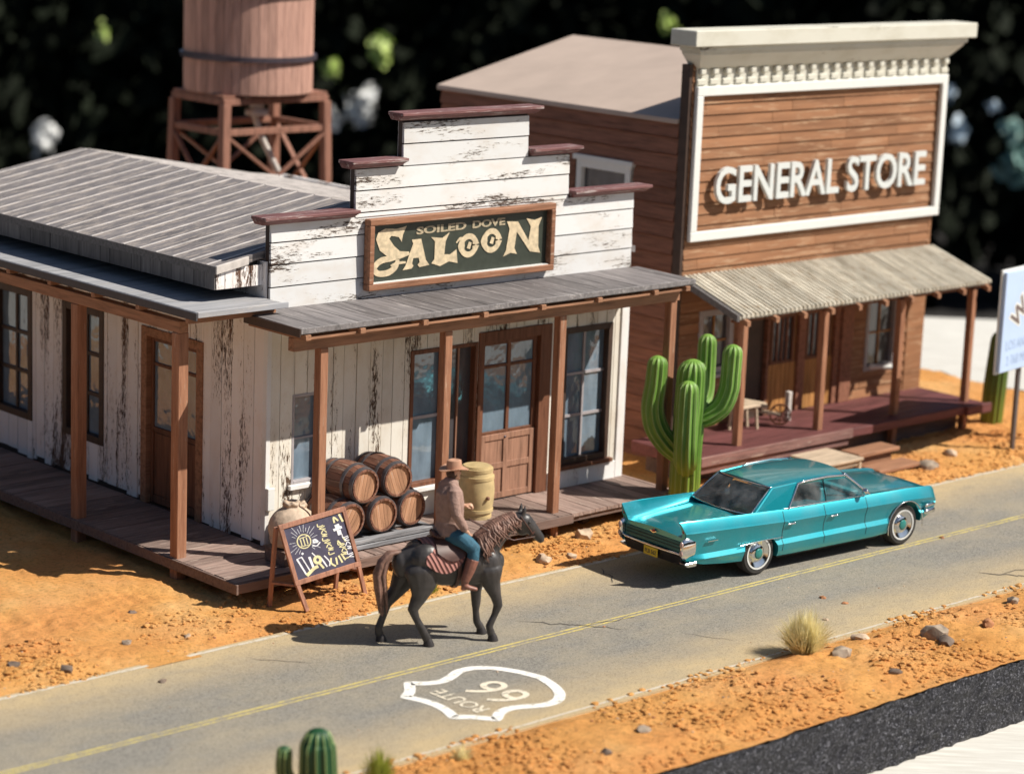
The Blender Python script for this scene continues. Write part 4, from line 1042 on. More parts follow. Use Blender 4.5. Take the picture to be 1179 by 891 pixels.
for x in (22.3, 22.9, 23.5, 24.1): q = MB(); q.box(x, x+.09, 27.56, 28.09, DZ+.03, DZ+.14); q.build('cross_bar', 'rack', rk)
# standing keg
kg = thing('keg', (25.42, 27.93, DZ), 'pale yellow upright keg standing on the porch behind the rider', 'keg')
q = MB(); R = []
H_ = .82
for i in range(15):
    u = i/14; r_ = .235+.055*sin(pi*u); R.append([(25.42+r_*cos(2*pi*k/32), 27.93+r_*sin(2*pi*k/32), DZ+.006+u*H_) for k in range(32)])
q.rings(R); q.build('shell', 'keg', kg, smooth='auto')
for u in (.03, .16, .80, .95):
    r_ = .235+.055*sin(pi*u)+.016; z = DZ+u*H_
    q = MB(); q.lathe([(r_-.02, z-.028), (r_, z-.025), (r_, z+.025), (r_-.02, z+.028)], (25.42, 27.93, 0), n=32); q.build('hoop', 'keg', kg, smooth='auto')
q = MB(); q.lathe([(.215, 0), (.215, .012), (.05, .02)], (25.42, 27.93, DZ+H_+.006), n=28); q.build('lid', 'keg', kg)
q = MB(); q.tube([(25.40, 27.66, DZ+.36), (25.40, 27.62, DZ+.36)], .03, 10); q.build('bung', 'barrel', kg, smooth=True)

# sacks
def sack(loc, s, rz, label):
    t_ = thing('sack', loc, label, 'sack', None, rz)
    q = MB(); q.ell((0, 0, .27*s), (.34*s, .29*s, .29*s), 20, 14); q.ell((0, 0, .12*s), (.32*s, .27*s, .14*s), 20, 10); q.tube([(0, 0, .45*s), (0, 0, .56*s)], [.13*s, .06*s], 14)
    for k in range(11):
        a = 2*pi*k/11; q.tube([(.03*s*cos(a), .03*s*sin(a), .555*s), (.10*s*cos(a), .09*s*sin(a), .60*s+.015*s*sin(k*3))], [.045*s, .034*s], 8)
    fuse(q, 'bag', 'sack', t_, voxel=.018, smooth_it=3)
    q = MB(); q.lathe([(.055*s, -.02), (.082*s, -.02), (.082*s, .02), (.055*s, .02), (.055*s, -.02)], (0, 0, .555*s), n=16, cap=False); q.build('tie', 'twine', t_, world=False)
    return t_
sack((21.50, 27.62, DZ+.225), 1.10, .3, 'plump beige tied sack left of the barrels behind the chalkboard')
sack((22.05, 28.15, DZ+.0), 1.1, 1.2, 'shaded sack against the wall between the beige sack and barrels')
q = MB(); q.box(21.22, 21.80, 27.40, 27.88, DZ+.005, DZ+.21)
bxx = thing('box', (21.5, 27.65, DZ), 'dark wooden box under the beige tied sack', 'box'); q.build('body', 'deck_rim', bxx, bevel=.01)
q = MB(); q.box(21.20, 21.82, 27.38, 27.90, DZ+.211, DZ+.235); q.build('lid', 'deck_rim', bxx, bevel=.006)

# ================================================================ CHALKBOARD (A-board)
ab = thing('chalkboard_sign', (21.42, 26.75, 0), 'A-frame chalkboard with yellow and white drawings standing on the sand by the porch', 'chalkboard')
fl, frr = Vector((20.92, 26.46, 0)), Vector((22.08, 26.58, 0))       # front feet
blf, brf = Vector((20.62, 26.95, 0)), Vector((21.90, 27.05, 0))
tl, tr_ = Vector((20.55, 26.72, 1.30)), Vector((21.80, 26.78, 1.38))
ux = (tr_-tl).normalized(); dnv = ((fl-tl)+(frr-tr_)).normalized(); nrm = ux.cross(dnv).normalized()
if nrm.y > 0: nrm = -nrm
def bp_(a, c, h=0): return tuple(tl+ux*a+dnv*c+nrm*h)
Wd = (tr_-tl).length; Hb = .93
def obox(mb, a0, a1, c0, c1, h0, h1): mb.hexa([bp_(a, c, h) for c in (c1, c0) for (a, h) in ((a0, h1), (a1, h1), (a1, h0), (a0, h0))])
fw2 = .075
q = MB(); obox(q, 0, Wd, 0, fw2, 0, .035); obox(q, 0, Wd, Hb-fw2, Hb, 0, .035); obox(q, 0, fw2, fw2, Hb-fw2, 0, .035); obox(q, Wd-fw2, Wd, fw2, Hb-fw2, 0, .035)
q.build('frame', 'board_wood', ab, bevel=.006)
for a, foot in ((0.01, fl), (Wd-fw2-.01, frr)):
    q = MB(); q.bar(bp_(a+fw2/2, Hb+.001, .015), foot+Vector((0, 0, .04)), .07, .04, nrm); q.build('leg', 'board_wood', ab, bevel=.005)
for top, foot in ((tl, blf), (tr_, brf)):
    q = MB(); q.bar(top-nrm*.03+dnv*.03, foot+Vector((0, 0, .03)), .06, .05, (0, 1, 0)); q.build('leg', 'board_wood', ab, bevel=.005)
q = MB(); p0 = blf.lerp(tl, .32); p1 = fl.lerp(tl, .32); q.bar(p0, p1, .05, .03); p0 = brf.lerp(tr_, .30); p1 = frr.lerp(tr_, .30); q.bar(p0, p1, .05, .03); q.build('spreader', 'board_wood', ab)
q = MB(); obox(q, fw2, Wd-fw2, fw2, Hb-fw2, .004, .014); q.build('slate', 'chalkboard', ab)
aw, ah = Wd-2*fw2, Hb-2*fw2
hz = [.0150]
def bf(a, c, h=0): return bp_(fw2+a*aw, fw2+c*ah, h)
def chalk(mat, strokes, w0=.03):
    q = MB()
    for s_ in strokes:
        wd = w0
        if isinstance(s_[0], float): wd, s_ = s_[0], s_[1:]
        hz[0] += .00006; curve_stroke(q, [(p[0], p[1]) for p in s_], [wd]*len(s_), f=bf, h=hz[0], n=4)
    q.build('chalk_drawing', mat, ab)
rs_ = random.Random(12)
def blk(x0, y0, x1, y1, n_, sl=.0):
    """rows of small hand-drawn marks"""
    out = []
    for i in range(n_):
        u = (i+.5)/n_; cx_ = x0+(x1-x0)*u+rs_.uniform(-.008, .008); cy_ = y0+(y1-y0)*u; r_ = .5*abs(y1-y0)/n_*.8
        k3 = i % 4
        out.append([[(cx_-.05, cy_-r_), (cx_-.05, cy_+r_), (cx_+.04, cy_+r_*.8)], [(cx_+.05, cy_-r_), (cx_-.05, cy_), (cx_+.05, cy_+r_)], [(cx_-.045, cy_+r_), (cx_, cy_-r_), (cx_+.045, cy_+r_)], [(cx_-.04, cy_-r_), (cx_+.045, cy_-r_*.3), (cx_-.04, cy_+r_*.3), (cx_+.04, cy_+r_)]][k3])
    return out
rays = []
for k in range(26):
    a = 2*pi*k/26+.1; r0, r1 = .17+.02*(k % 2), .27+.05*(k % 3)
    c0 = (.27, .33); p = [(c0[0]+r0*.75*cos(a), c0[1]+r0*sin(a)), (c0[0]+r1*.75*cos(a), max(.02, c0[1]+r1*sin(a)))]
    if p[1][0] > .01 and p[1][1] < .55: rays.append([.006]+p)
chalk('chalk_white', rays)
chalk('chalk_yellow', [[.02]+[(.27+.11*cos(a), .33+.13*sin(a)) for a in np.linspace(0, 2*pi, 12)], [.018, (.22, .27), (.22, .40)], [.018, (.27, .26), (.27, .41)], [.018, (.32, .27), (.32, .40)], [.014, (.20, .26), (.34, .25)], [.014, (.20, .41), (.34, .42)]])
chalk('chalk_white', [[.05, (.42, .42), (.44, .36), (.48, .42)], [.02, (.38, .45), (.45, .48), (.52, .43)], [.028, (.08, .62), (.16, .95)], [.02, (.16, .60), (.24, .93)], [.016, (.07, .62), (.17, .60)], [.04, (.28, .64), (.30, .86)], [.035, (.18, .53), (.20, .56)], [.025, (.46, .72), (.52, .92)], [.02, (.52, .70), (.58, .84), (.56, .92)], [.02, (.34, .58), (.38, .66)]])
chalk('chalk_yellow', [[.05]+[(.40+.05*cos(a), .74+.06*sin(a)) for a in np.linspace(0, 2*pi, 9)], [.035, (.40, .78), (.46, .93)], [.06, (.16, .97), (.30, .88), (.38, .86)], [.03, (.62, .78), (.60, .88), (.66, .96)], [.03, (.70, .80), (.69, .94)], [.03, (.75, .78), (.78, .93)], [.03, (.80, .76), (.84, .90)]])
chalk('chalk_yellow', [[.019]+s_ for s_ in blk(.60, .08, .66, .72, 9)]+[[.019]+s_ for s_ in blk(.84, .52, .88, .88, 5)]+[[.03, (.83, .16), (.84, .05), (.90, .14)], [.035, (.94, .02), (1.0-.03, .18)], [.03, (.80, .50), (.84, .58)], [.03, (.90, .46), (.93, .56)]])
chalk('chalk_white', [[.05, (.78, .29), (.93, .27)], [.08, (.82, .24), (.90, .23)], [.10, (.83, .36), (.90, .36)]]+[[.016]+s_ for s_ in blk(.955, .40, .965, .90, 6)])

# ================================================================ HORSE
horse = thing('horse', (21.75, 24.3, .034), 'dark grey horse with brown mane and tail walking on the road', 'horse', rz=radians(-22))
q = MB(); Y_ = (0, 1, 0)
q.tube([(-.74, 0, 1.13), (-.60, 0, 1.15), (-.42, 0, 1.155), (-.15, 0, 1.12), (.12, 0, 1.10), (.34, 0, 1.12), (.50, 0, 1.10), (.60, 0, 1.06)],
       [(.15, .20), (.25, .265), (.275, .29), (.27, .325), (.27, .33), (.25, .345), (.20, .27), (.13, .17)], 20, Y_)
q.tube([(.36, 0, 1.24), (.46, 0, 1.33), (.58, 0, 1.46), (.70, 0, 1.56), (.84, 0, 1.64), (.93, 0, 1.67)], [(.20, .25), (.15, .24), (.115, .19), (.095, .155), (.085, .12), (.08, .09)], 18, Y_)
q.tube([(.93, 0, 1.685), (1.00, 0, 1.625), (1.10, 0, 1.545), (1.19, 0, 1.455), (1.26, 0, 1.375)], [(.09, .10), (.105, .135), (.085, .105), (.065, .078), (.06, .066)], 16, Y_, )
q.ell((.99, 0, 1.535), (.10, .088, .105), 14, 10); q.ell((1.265, 0, 1.355), (.058, .058, .052), 12, 8); q.ell((1.02, .085, 1.60), (.03, .015, .022), 8, 6); q.ell((1.02, -.085, 1.60), (.03, .015, .022), 8, 6)
q.ell((.02, 0, 1.44), (.1, .1, .04), 10, 6); q.ell((-.45, -.14, 1.22), (.24, .16, .23), 14, 10); q.ell((-.45, .14, 1.22), (.24, .16, .23), 14, 10); q.ell((.47, -.14, 1.06), (.17, .12, .24), 14, 10); q.ell((.47, .14, 1.06), (.17, .12, .24), 14, 10)
for s_ in (-1, 1):
    q.tube([(.955, s_*.055, 1.72), (.985, s_*.068, 1.80), (.99, s_*.07, 1.875)], [(.03, .028), (.026, .034), (.008, .010)], 8, Y_)
legs = [([(-.52, -.17, 1.06), (-.50, -.18, .86), (-.55, -.18, .70), (-.635, -.18, .53), (-.58, -.18, .40), (-.47, -.18, .20), (-.42, -.18, .10)], [(.13, .21), (.10, .17), (.075, .10), (.055, .068), (.038, .046), (.042, .050), (.045, .055)]),
        ([(-.58, .17, 1.05), (-.66, .18, .86), (-.76, .18, .70), (-.90, .18, .53), (-.93, .18, .38), (-1.0, .18, .19), (-.985, .18, .10)], [(.13, .21), (.10, .16), (.075, .10), (.055, .068), (.038, .046), (.042, .050), (.045, .055)]),
        ([(.47, -.16, 1.0), (.50, -.165, .82), (.57, -.17, .64), (.61, -.17, .50), (.56, -.17, .36), (.49, -.17, .21), (.52, -.17, .11)], [(.11, .17), (.085, .115), (.06, .07), (.052, .06), (.036, .042), (.042, .048), (.045, .052)]),
        ([(.42, .16, 1.0), (.41, .165, .80), (.40, .17, .62), (.41, .17, .46), (.41, .17, .33), (.43, .17, .18), (.48, .17, .10)], [(.11, .16), (.08, .105), (.06, .07), (.052, .06), (.036, .042), (.042, .048), (.045, .052)])]
for P, R in legs: q.tube(P, [(a*1.14, b2*1.16) for a, b2 in R], 12, Y_)
fuse(q, 'body', 'horse', horse, voxel=.014, smooth_it=5)
for x, y, r_ in ((-.385, -.18, .07), (-.955, .18, .07), (.555, -.17, .068), (.51, .17, .068)):
    q = MB(); q.rings([[(x+(-.02)*(1-u)+r_*k2*cos(a)*1.15, y+r_*k2*sin(a), z) for a in np.linspace(0, 2*pi, 15)[:-1]] for u, z, k2 in ((0, .105, .62), (.5, .06, .85), (1, .0, 1.0))]); q.build('hoof', 'hoof', horse, world=False, smooth='auto')
for s_ in (-1, 1):
    q = MB(); q.ell((1.055, s_*.098, 1.635), (.018, .012, .018), 10, 8); q.build('eye', 'hoof', horse, world=False, smooth=True)
# mane strands falling on the right side
rs_ = random.Random(4)
crest = [(.28, 1.49), (.36, 1.56), (.46, 1.645), (.58, 1.70), (.70, 1.745), (.82, 1.78), (.92, 1.785)]
def cr(u):
    i = min(int(u*(len(crest)-1)), len(crest)-2); f_ = u*(len(crest)-1)-i; a, b2 = crest[i], crest[i+1]; return (a[0]+(b2[0]-a[0])*f_, a[1]+(b2[1]-a[1])*f_)
q = MB()
for k in range(64):
    u = k/63*.84; x, z = cr(u); L = .30*(1-.72*u)+rs_.uniform(-.05, .05); wv = rs_.uniform(-.04, .04); yo = -.02-.012*(k % 3)
    hw = .06+.13*(1-u)**1.2
    pts = [(x, .0, z-.01), (x+.02, -hw*.55+yo, z-.03), (x+.045+wv, -hw-.02+yo*1.0, z-.03-L*.35), (x+.075-wv, -hw-.045+yo, z-.03-L*.7), (x+.10+wv, -hw-.045+yo, z-.03-L)]
    q.tube(pts, [.014+.008*rs_.random(), .018+.008*rs_.random(), .016+.01*rs_.random(), .013, .004], 6, (1, 0, 0))
q.build('mane', 'mane', horse, world=False, smooth=True)
q = MB()
for k in range(22):
    a = rs_.uniform(0, 2*pi); r_ = rs_.uniform(.0, .06); dx, dy = r_*cos(a), r_*sin(a)
    L = rs_.uniform(.0, .18)
    q.tube([(-.80+dx*.3, dy*.4, 1.31), (-.92+dx*.6, dy*.8, 1.30), (-1.02+dx, dy*1.1, 1.18), (-1.07+dx*1.3, dy*1.3, 1.0), (-1.05+dx*1.4+rs_.uniform(-.02, .02), dy*1.5, .80), (-1.0+dx*1.2, dy*1.3, .60-L)], [.025, .032, .035, .033, .028, .006], 7, Y_)
q.build('tail', 'mane', horse, world=False, smooth=True)
# tack
def around(x0, x1, zl0, rr, mat, nm, y_sign=None, nu=14, nv=16, th=.02, lowf=None):
    q = MB(); G = []
    def surf(x, t_, e):
        c0 = np.interp(x, [-.6, -.42, -.15, .12], [1.15, 1.155, 1.12, 1.10]); a_ = np.interp(x, [-.6, -.42, -.15, .12], [.27, .30, .285, .28])+e; b2 = np.interp(x, [-.6, -.42, -.15, .12], [.275, .30, .335, .335])+e
        return (x, a_*sin(t_), c0+b2*cos(t_))
    for e in (rr, rr+th):
        for i in range(nu+1):
            u = i/nu; x = x0+(x1-x0)*u; tm = lowf(u)
            for j in range(nv+1): G.append(surf(x, -tm+2*tm*j/nv, e))
    K = (nu+1)*(nv+1); W_ = nv+1
    for e in (0, 1):
        for i in range(nu):
            for j in range(nv): q.f.append(tuple(e*K+x for x in (i*W_+j, i*W_+j+1, (i+1)*W_+j+1, (i+1)*W_+j)))
    for i in range(nu):
        for j in (0, nv): q.f.append((i*W_+j, (i+1)*W_+j, K+(i+1)*W_+j, K+i*W_+j))
    for j in range(nv):
        for i in (0, nu): q.f.append((i*W_+j, i*W_+j+1, K+i*W_+j+1, K+i*W_+j))
    q.v = G
    return q.build(nm, mat, horse, world=False, smooth='auto')
around(-.50, .06, 0, .012, 'blanket', 'saddle_blanket', lowf=lambda u: .85+.95*sin(pi*min(1, max(0, u*.8+.15)))**.6)
around(-.34, .16, 0, .034, 'saddle', 'saddle_skirt', lowf=lambda u: .75+.55*sin(pi*min(1, max(0, u*.8+.15))), th=.025)
q = MB(); q.tube([(-.30, 0, 1.53), (-.18, 0, 1.49), (.0, 0, 1.48), (.12, 0, 1.52), (.17, 0, 1.58)], [(.15, .05), (.13, .04), (.11, .04), (.08, .04), (.03, .03)], 14, Y_)
q.tube([(-.30, -.13, 1.53), (-.34, 0, 1.585), (-.30, .13, 1.53)], [.025, .03, .025], 8)
q.build('saddle_seat', 'saddle', horse, world=False, smooth=True)
around(-.04, .01, 0, .006, 'saddle', 'girth', lowf=lambda u: 3.1, th=.012, nu=2, nv=40)
q = MB()
for x, z, a_, b2 in ((1.12, 1.475, .078, .095),):
    R = []
    for d_ in (-.012, .012):
        R.append([(x+d_*.66+b2*.75*cos(t_), a_*sin(t_), z-d_*.75+b2*.66*cos(t_)) for t_ in np.linspace(0, 2*pi, 21)[:-1]])
    q.rings(R, cap=False)
for s_ in (-1, 1): q.tube([(1.12, s_*.078, 1.46), (1.03, s_*.10, 1.58), (.93, s_*.09, 1.72)], .009, 6); q.tube([(1.15, s_*.07, 1.42), (.80, s_*.17, 1.42), (.45, s_*.17, 1.56), (.22, s_*.05, 1.70)], .008, 6)
q.build('bridle', 'saddle', horse, world=False, smooth=True)

# ================================================================ RIDER
rd = thing('person', (21.75, 24.3, 1.5), 'cowboy rider in brown hat, tan jacket, blue jeans and boots sitting on the horse', 'person', rz=radians(-22))
zo = -1.5+.034
def Z(P): return [(x, y, z+zo) for x, y, z in P]
def body(e):
    q = MB()
    q.tube(Z([(-.08, 0, 1.56), (-.08, 0, 1.72), (-.09, 0, 1.95), (-.10, 0, 2.12), (-.09, 0, 2.22)]), [(.175+e, .19+e), (.17+e, .18+e), (.195+e, .19+e), (.205+e, .17+e), (.13+e, .10+e)], 18, Y_)
    return q
thigh = lambda s_: (Z([(-.08, s_*.09, 1.53), (.03, s_*.22, 1.50), (.17, s_*.315, 1.37), (.155, s_*.335, 1.24)]), Z([(.155, s_*.335, 1.24), (.10, s_*.345, 1.08), (.04, s_*.35, .93)]), Z([(.035, s_*.35, .885), (.10, s_*.355, .845), (.20, s_*.365, .82)]))
armR = Z([(-.10, -.20, 2.17), (-.12, -.255, 2.03), (-.09, -.29, 1.86), (.00, -.285, 1.72), (.065, -.26, 1.62)])
armL = Z([(-.10, .20, 2.17), (-.10, .26, 2.02), (-.03, .27, 1.88), (.08, .17, 1.86), (.15, .08, 1.885)])
q = body(-.02)
q.tube(Z([(-.085, 0, 2.20), (-.07, 0, 2.32)]), [.055, .055], 12); q.ell(Z([(-.045, 0, 2.385)])[0], (.092, .075, .115), 16, 12); q.ell(Z([(.045, 0, 2.365)])[0], (.022, .014, .022), 8, 6); q.ell(Z([(.0, 0, 2.315)])[0], (.05, .05, .045), 10, 8)
q.ell(Z([(-.05, .075, 2.38)])[0], (.018, .012, .028), 8, 6); q.ell(Z([(-.05, -.075, 2.38)])[0], (.018, .012, .028), 8, 6)
for A in (armR, armL): q.tube(A, [.05, .045, .038, .034, .03], 10)
for s_ in (-1, 1):
    a, b2, c2 = thigh(s_); q.tube(a, [.09, .085, .065, .055], 10); q.tube(b2, [.055, .05, .035], 10); q.tube(c2, [.035, .035, .025], 8)
def hand(wr, dirv, palm_n, curl):
    wr = Vector(wr); d = Vector(dirv).normalized(); n_ = Vector(palm_n).normalized(); s_ = d.cross(n_).normalized()
    q.tube([wr, wr+d*.085], [(.038, .02), (.04, .02)], 10, s_)
    for k in range(4):
        o0 = wr+d*.09+s_*(-.03+.02*k); L = [.065, .075, .072, .058][k]
        q.tube([o0, o0+d*L*.4+n_*curl*.3*L, o0+d*L*.55+n_*curl*.8*L, o0+d*L*.3+n_*curl*1.15*L], [.011, .0105, .010, .009], 7)
    o0 = wr+d*.03-s_*.035; q.tube([o0, o0+d*.035-s_*.03+n_*.012, o0+d*.065-s_*.02+n_*.03], [.013, .012, .010], 7)
hand(armR[-1], (.55, .1, -.85), (.3, .75, .2), 1.0); hand(armL[-1], (.75, -.35, .15), (0, .2, -.9), .9)
fuse(q, 'body', 'skin', rd, voxel=.0085, smooth_it=2)
q = body(.012); q.tube(Z([(-.085, 0, 2.22), (-.08, 0, 2.28)]), [.085, .065], 12)
q.tube(Z([(-.08, 0, 1.70), (-.075, 0, 1.53)]), [(.195, .20), (.22, .225)], 16, Y_, round_end=False)
for A in (armR, armL): q.tube([A[0], A[1], A[2], A[3], tuple(Vector(A[3]).lerp(Vector(A[4]), .8))], [.095, .085, .074, .066, .056], 12, round_end=False)
q.ell(Z([(-.1, -.17, 2.17)])[0], (.085, .085, .085), 12, 8); q.ell(Z([(-.1, .17, 2.17)])[0], (.085, .085, .085), 12, 8)
fuse(q, 'jacket', 'jacket', rd, voxel=.012, smooth_it=3)
q = MB(); q.tube(Z([(-.11, 0, 1.60), (-.06, 0, 1.54)]), [(.17, .13), (.17, .12)], 14, Y_)
for s_ in (-1, 1):
    a, b2, c2 = thigh(s_); q.tube(a, [.13, .122, .10, .084], 12); q.ell(a[2], (.085, .085, .085), 10, 8)
fuse(q, 'jeans', 'jeans', rd, voxel=.012, smooth_it=3)
for s_ in (-1, 1):
    a, b2, c2 = thigh(s_); q = MB(); q.tube([tuple(Vector(a[3])+Vector((0, 0, .0)))]+b2[1:], [.088, .078, .058], 12, round_end=False); q.tube([tuple(Vector(b2[-1])+Vector((0, 0, .03))), c2[0], c2[1], c2[2]], [(.048, .05), (.047, .045), (.045, .038), (.038, .028)], 12, Y_)
    q.box(c2[0][0]-.035, c2[0][0]+.02, c2[0][1]-.03, c2[0][1]+.03, c2[0][2]-.075, c2[0][2]-.02)
    fuse(q, 'boot', 'boot', rd, voxel=.010, smooth_it=2)
q = MB(); R = []
for r_, z, sq in ((.02, 2.435, 1), (.195, 2.425, 1), (.205, 2.435, 1), (.195, 2.44, 1), (.108, 2.44, 1), (.104, 2.50, 1), (.098, 2.555, .95), (.07, 2.565, .9), (.02, 2.545, .8)):
    R.append([(-.045+r_*1.02*cos(a), r_*.9*sq*sin(a), z+zo+(.035*abs(sin(a))**2 if .15 < r_ < .3 else 0)-(.015*abs(cos(a)) if .15 < r_ else 0)) for a in np.linspace(0, 2*pi, 33)[:-1]])
q.rings(R); q.build('hat', 'hat', rd, world=False, smooth='auto')
q = MB(); q.ell(Z([(-.065, 0, 2.37)])[0], (.088, .084, .085), 14, 10); q.build('hair', 'hair', rd, world=False, smooth=True)
q = MB(); q.ell(Z([(.02, -.028, 2.395)])[0], (.01, .01, .008), 8, 6); q.ell(Z([(.02, .028, 2.395)])[0], (.01, .01, .008), 8, 6); q.build('eyes', 'hoof', rd, world=False, smooth=True)

# ================================================================ SAGUARO AND OTHER CACTI
def cactus_limb(name, pts, rad, mat, parent, ribs=13, seg=10, depth=.10, lines=True):
    P = [Vector(p) for p in pts]; C = []; W = []
    for i in range(len(P)-1):
        p0, p1, p2, p3 = P[max(i-1, 0)], P[i], P[i+1], P[min(i+2, len(P)-1)]
        for j in range(seg):
            t_ = j/seg; C.append(.5*((2*p1)+(-p0+p2)*t_+(2*p0-5*p1+4*p2-p3)*t_*t_+(-p0+3*p1-3*p2+p3)*t_**3)); W.append(rad[i]+(rad[i+1]-rad[i])*t_)
    C.append(P[-1]); W.append(rad[-1])
    T = [(C[min(i+1, len(C)-1)]-C[max(i-1, 0)]).normalized() for i in range(len(C))]
    # dome end
    e, te, r_ = C[-1], T[-1], W[-1]
    for q_ in (.3, .55, .75, .9, .98): C.append(e+te*r_*q_); T.append(te); W.append(r_*sqrt(1-q_*q_))
    N = ribs*6; side = Vector((1, .3, 0)); R = []
    if abs(T[0].dot(side.normalized())) > .8: side = Vector((0, .2, 1))
    RR = []
    for c_, t_, w_ in zip(C, T, W):
        side = (side-t_*side.dot(t_)).normalized(); v_ = t_.cross(side); ring = []; crest_ = []
        for k in range(N):
            a = 2*pi*k/N; m_ = 1-depth*(1-abs(cos(a*ribs/2)))**1.5*1.6
            ring.append(c_+(side*cos(a)+v_*sin(a))*w_*m_)
        R.append(ring)
        RR.append([c_+(side*cos(2*pi*k/ribs)+v_*sin(2*pi*k/ribs))*(w_*1.005+.001) for k in range(ribs)])
    q = MB(); q.rings(R); o_ = q.build(name, mat, parent, smooth=True)
    if lines:
        q = MB()
        for k in range(ribs):
            pts_ = [r__[k] for r__ in RR[:-2]]
            q.tube(pts_, [.0075]*len(pts_), 4, round_end=False)
        q.build('spine_rows', 'spine_line', o_)
    return o_
SRt = Vector((.73, -.683, 0)); SFw = Vector((.683, .73, 0))
cb = Vector((29.22, 26.98, 0))
def cp(r_, z, f_=0.0): return cb+SRt*(r_*.97)+SFw*f_+Vector((0, 0, z+(.30 if z > .3 else 0)))
cac = thing('saguaro_cactus', cb, 'bright green saguaro cactus with four raised arms beside the blue car', 'cactus')
cactus_limb('trunk', [cp(0, -.1), cp(0, .8), cp(.02, 1.6), cp(.03, 2.14)], [0.259, 0.248, 0.259, 0.248], 'cactus', cac, 15)
cactus_limb('arm', [cp(-.12, .75), cp(-.34, .95), cp(-.54, 1.22), cp(-.62, 1.55), cp(-.585, 1.95), cp(-.57, 2.26)], [0.143, 0.187, 0.193, 0.182, 0.171, 0.165], 'cactus', cac, 11)
cactus_limb('arm', [cp(.12, 1.36), cp(.34, 1.45), cp(.55, 1.62), cp(.66, 1.90), cp(.68, 2.2), cp(.69, 2.50)], [0.132, 0.165, 0.171, 0.165, 0.160, 0.160], 'cactus', cac, 11)
cactus_limb('arm', [cp(.08, 1.50, .1), cp(.18, 1.56, .25), cp(.27, 1.75, .40), cp(.29, 2.1, .46), cp(.29, 2.58, .46)], [0.121, 0.154, 0.160, 0.154, 0.149], 'cactus', cac, 11)
cactus_limb('arm', [cp(.0, .55, -.12), cp(-.03, .72, -.28), cp(-.045, 1.0, -.36), cp(-.05, 1.5, -.37), cp(-.05, 1.93, -.37)], [0.143, 0.187, 0.193, 0.182, 0.171], 'cactus', cac, 11)
fc = Vector((16.40, 20.50, .03))
fcac = thing('small_cactus', fc, 'small dark green cactus with one arm at the near edge of the road', 'cactus')
F2 = lambda r_, z: fc+SRt*r_+Vector((0, 0, z))
cactus_limb('trunk', [F2(0, -.2), F2(.01, .4), F2(.0, .78), F2(0, .84)], [.20, .215, .20, .17], 'cactus_dark', fcac, 12)
cactus_limb('arm', [F2(-.14, .30), F2(-.28, .34), F2(-.37, .48), F2(-.375, .70)], [.07, .085, .09, .085], 'cactus_dark', fcac, 9)
xc = thing('far_cactus', (39.4, 28.35, 0), 'slim dark cactus standing behind the pale blue sign', 'cactus')
XB = Vector((39.35, 28.25, 0))
cactus_limb('trunk', [XB+Vector((0, 0, -.1)), XB+SRt*.03+Vector((0, 0, .8)), XB+SRt*.08+Vector((0, 0, 1.7))], [.22, .23, .21], 'cactus_far', xc, 12, lines=False)

# ================================================================ ROADSIDE BILLBOARD
ang = radians(8.5); bo = Vector((37.60, 26.34, 0))
bb = thing('billboard', bo, 'pale blue road sign board with slanted letters on a metal post at right', 'sign', rz=ang)
q = MB(); q.box(-1.02, 1.70, -.02, .05, 1.74, 3.60); q.build('board', 'billboard', bb, world=False, bevel=.01)
q = MB(); q.box(-1.05, 1.73, .051, .09, 1.71, 3.64); q.build('backing', 'white', bb, world=False)
for x in (.02, 1.2):
    q = MB(); q.box(x-.05, x+.05, .092, .16, -.05, 3.4); q.build('post', 'metal_post', bb, world=False, bevel=.005)
def sign_txt(txt, size, x, z, rot, mat, h=.003, off=.012, sx=1.0):
    V, F = text_mesh(txt, size, 0, off, sx); c_, s_ = cos(rot), sin(rot)
    q = MB(); q.add([(x+v[0]*c_-v[1]*s_, -.021-h, z+v[0]*s_+v[1]*c_) for v in V], F); q.build('lettering', mat, bb, world=False)
sign_txt('W', .52, -.52, 2.50, .75, 'white', .002, .05); sign_txt('W', .52, -.52, 2.50, .75, 'sign_ink', .005, .012)
sign_txt('I', .52, -.05, 2.92, .5, 'white', .002, .05); sign_txt('I', .52, -.05, 2.92, .5, 'sign_ink', .005, .012)
sign_txt('LOS ANG', .26, -.86, 2.14, .02, 'sign_faint', .002, .0, .8); sign_txt('2 768 MI', .26, -.80, 1.85, .02, 'sign_faint', .002, .0, .8)

# ================================================================ PORCH ODDMENTS OF THE STORE
wh = thing('wheelbarrow', (33.7, 29.0, GZ), 'small wooden handcart with a dark wheel on the store porch', 'handcart')
q = MB(); R = []
cw = Vector((33.62, 28.78, GZ+.20))
for r_, d_ in ((.20, -.02), (.17, -.02), (.17, .02), (.20, .02), (.20, -.02)): R.append([cw+SRt*(r_*cos(a))+Vector((0, 0, r_*sin(a)))+SFw*d_ for a in np.linspace(0, 2*pi, 25)[:-1]])
q.rings(R, cap=False)
for k in range(4): a = pi*k/4; q.bar(cw+SRt*(.17*cos(a))+Vector((0, 0, .17*sin(a))), cw-SRt*(.17*cos(a))-Vector((0, 0, .17*sin(a))), .02, .02)
q.build('wheel', 'brown_frame', wh)
q = MB(); q.bar(cw+SFw*.06, cw+SFw*.06-SRt*.9+Vector((0, 0, .12)), .04, .04); q.bar(cw-SFw*.06, cw-SFw*.06-SRt*.9+Vector((0, 0, .12)), .04, .04); q.build('handle', 'crate', wh)
q = MB(); q.bar(cw-SRt*.25+Vector((0, 0, .15)), cw-SRt*.75+Vector((0, 0, .22)), .34, .06); q.build('tray', 'crate', wh, bevel=.01)
q = MB(); q.box(33.98, 34.08, 28.9, 29.0, GZ, GZ+.55)
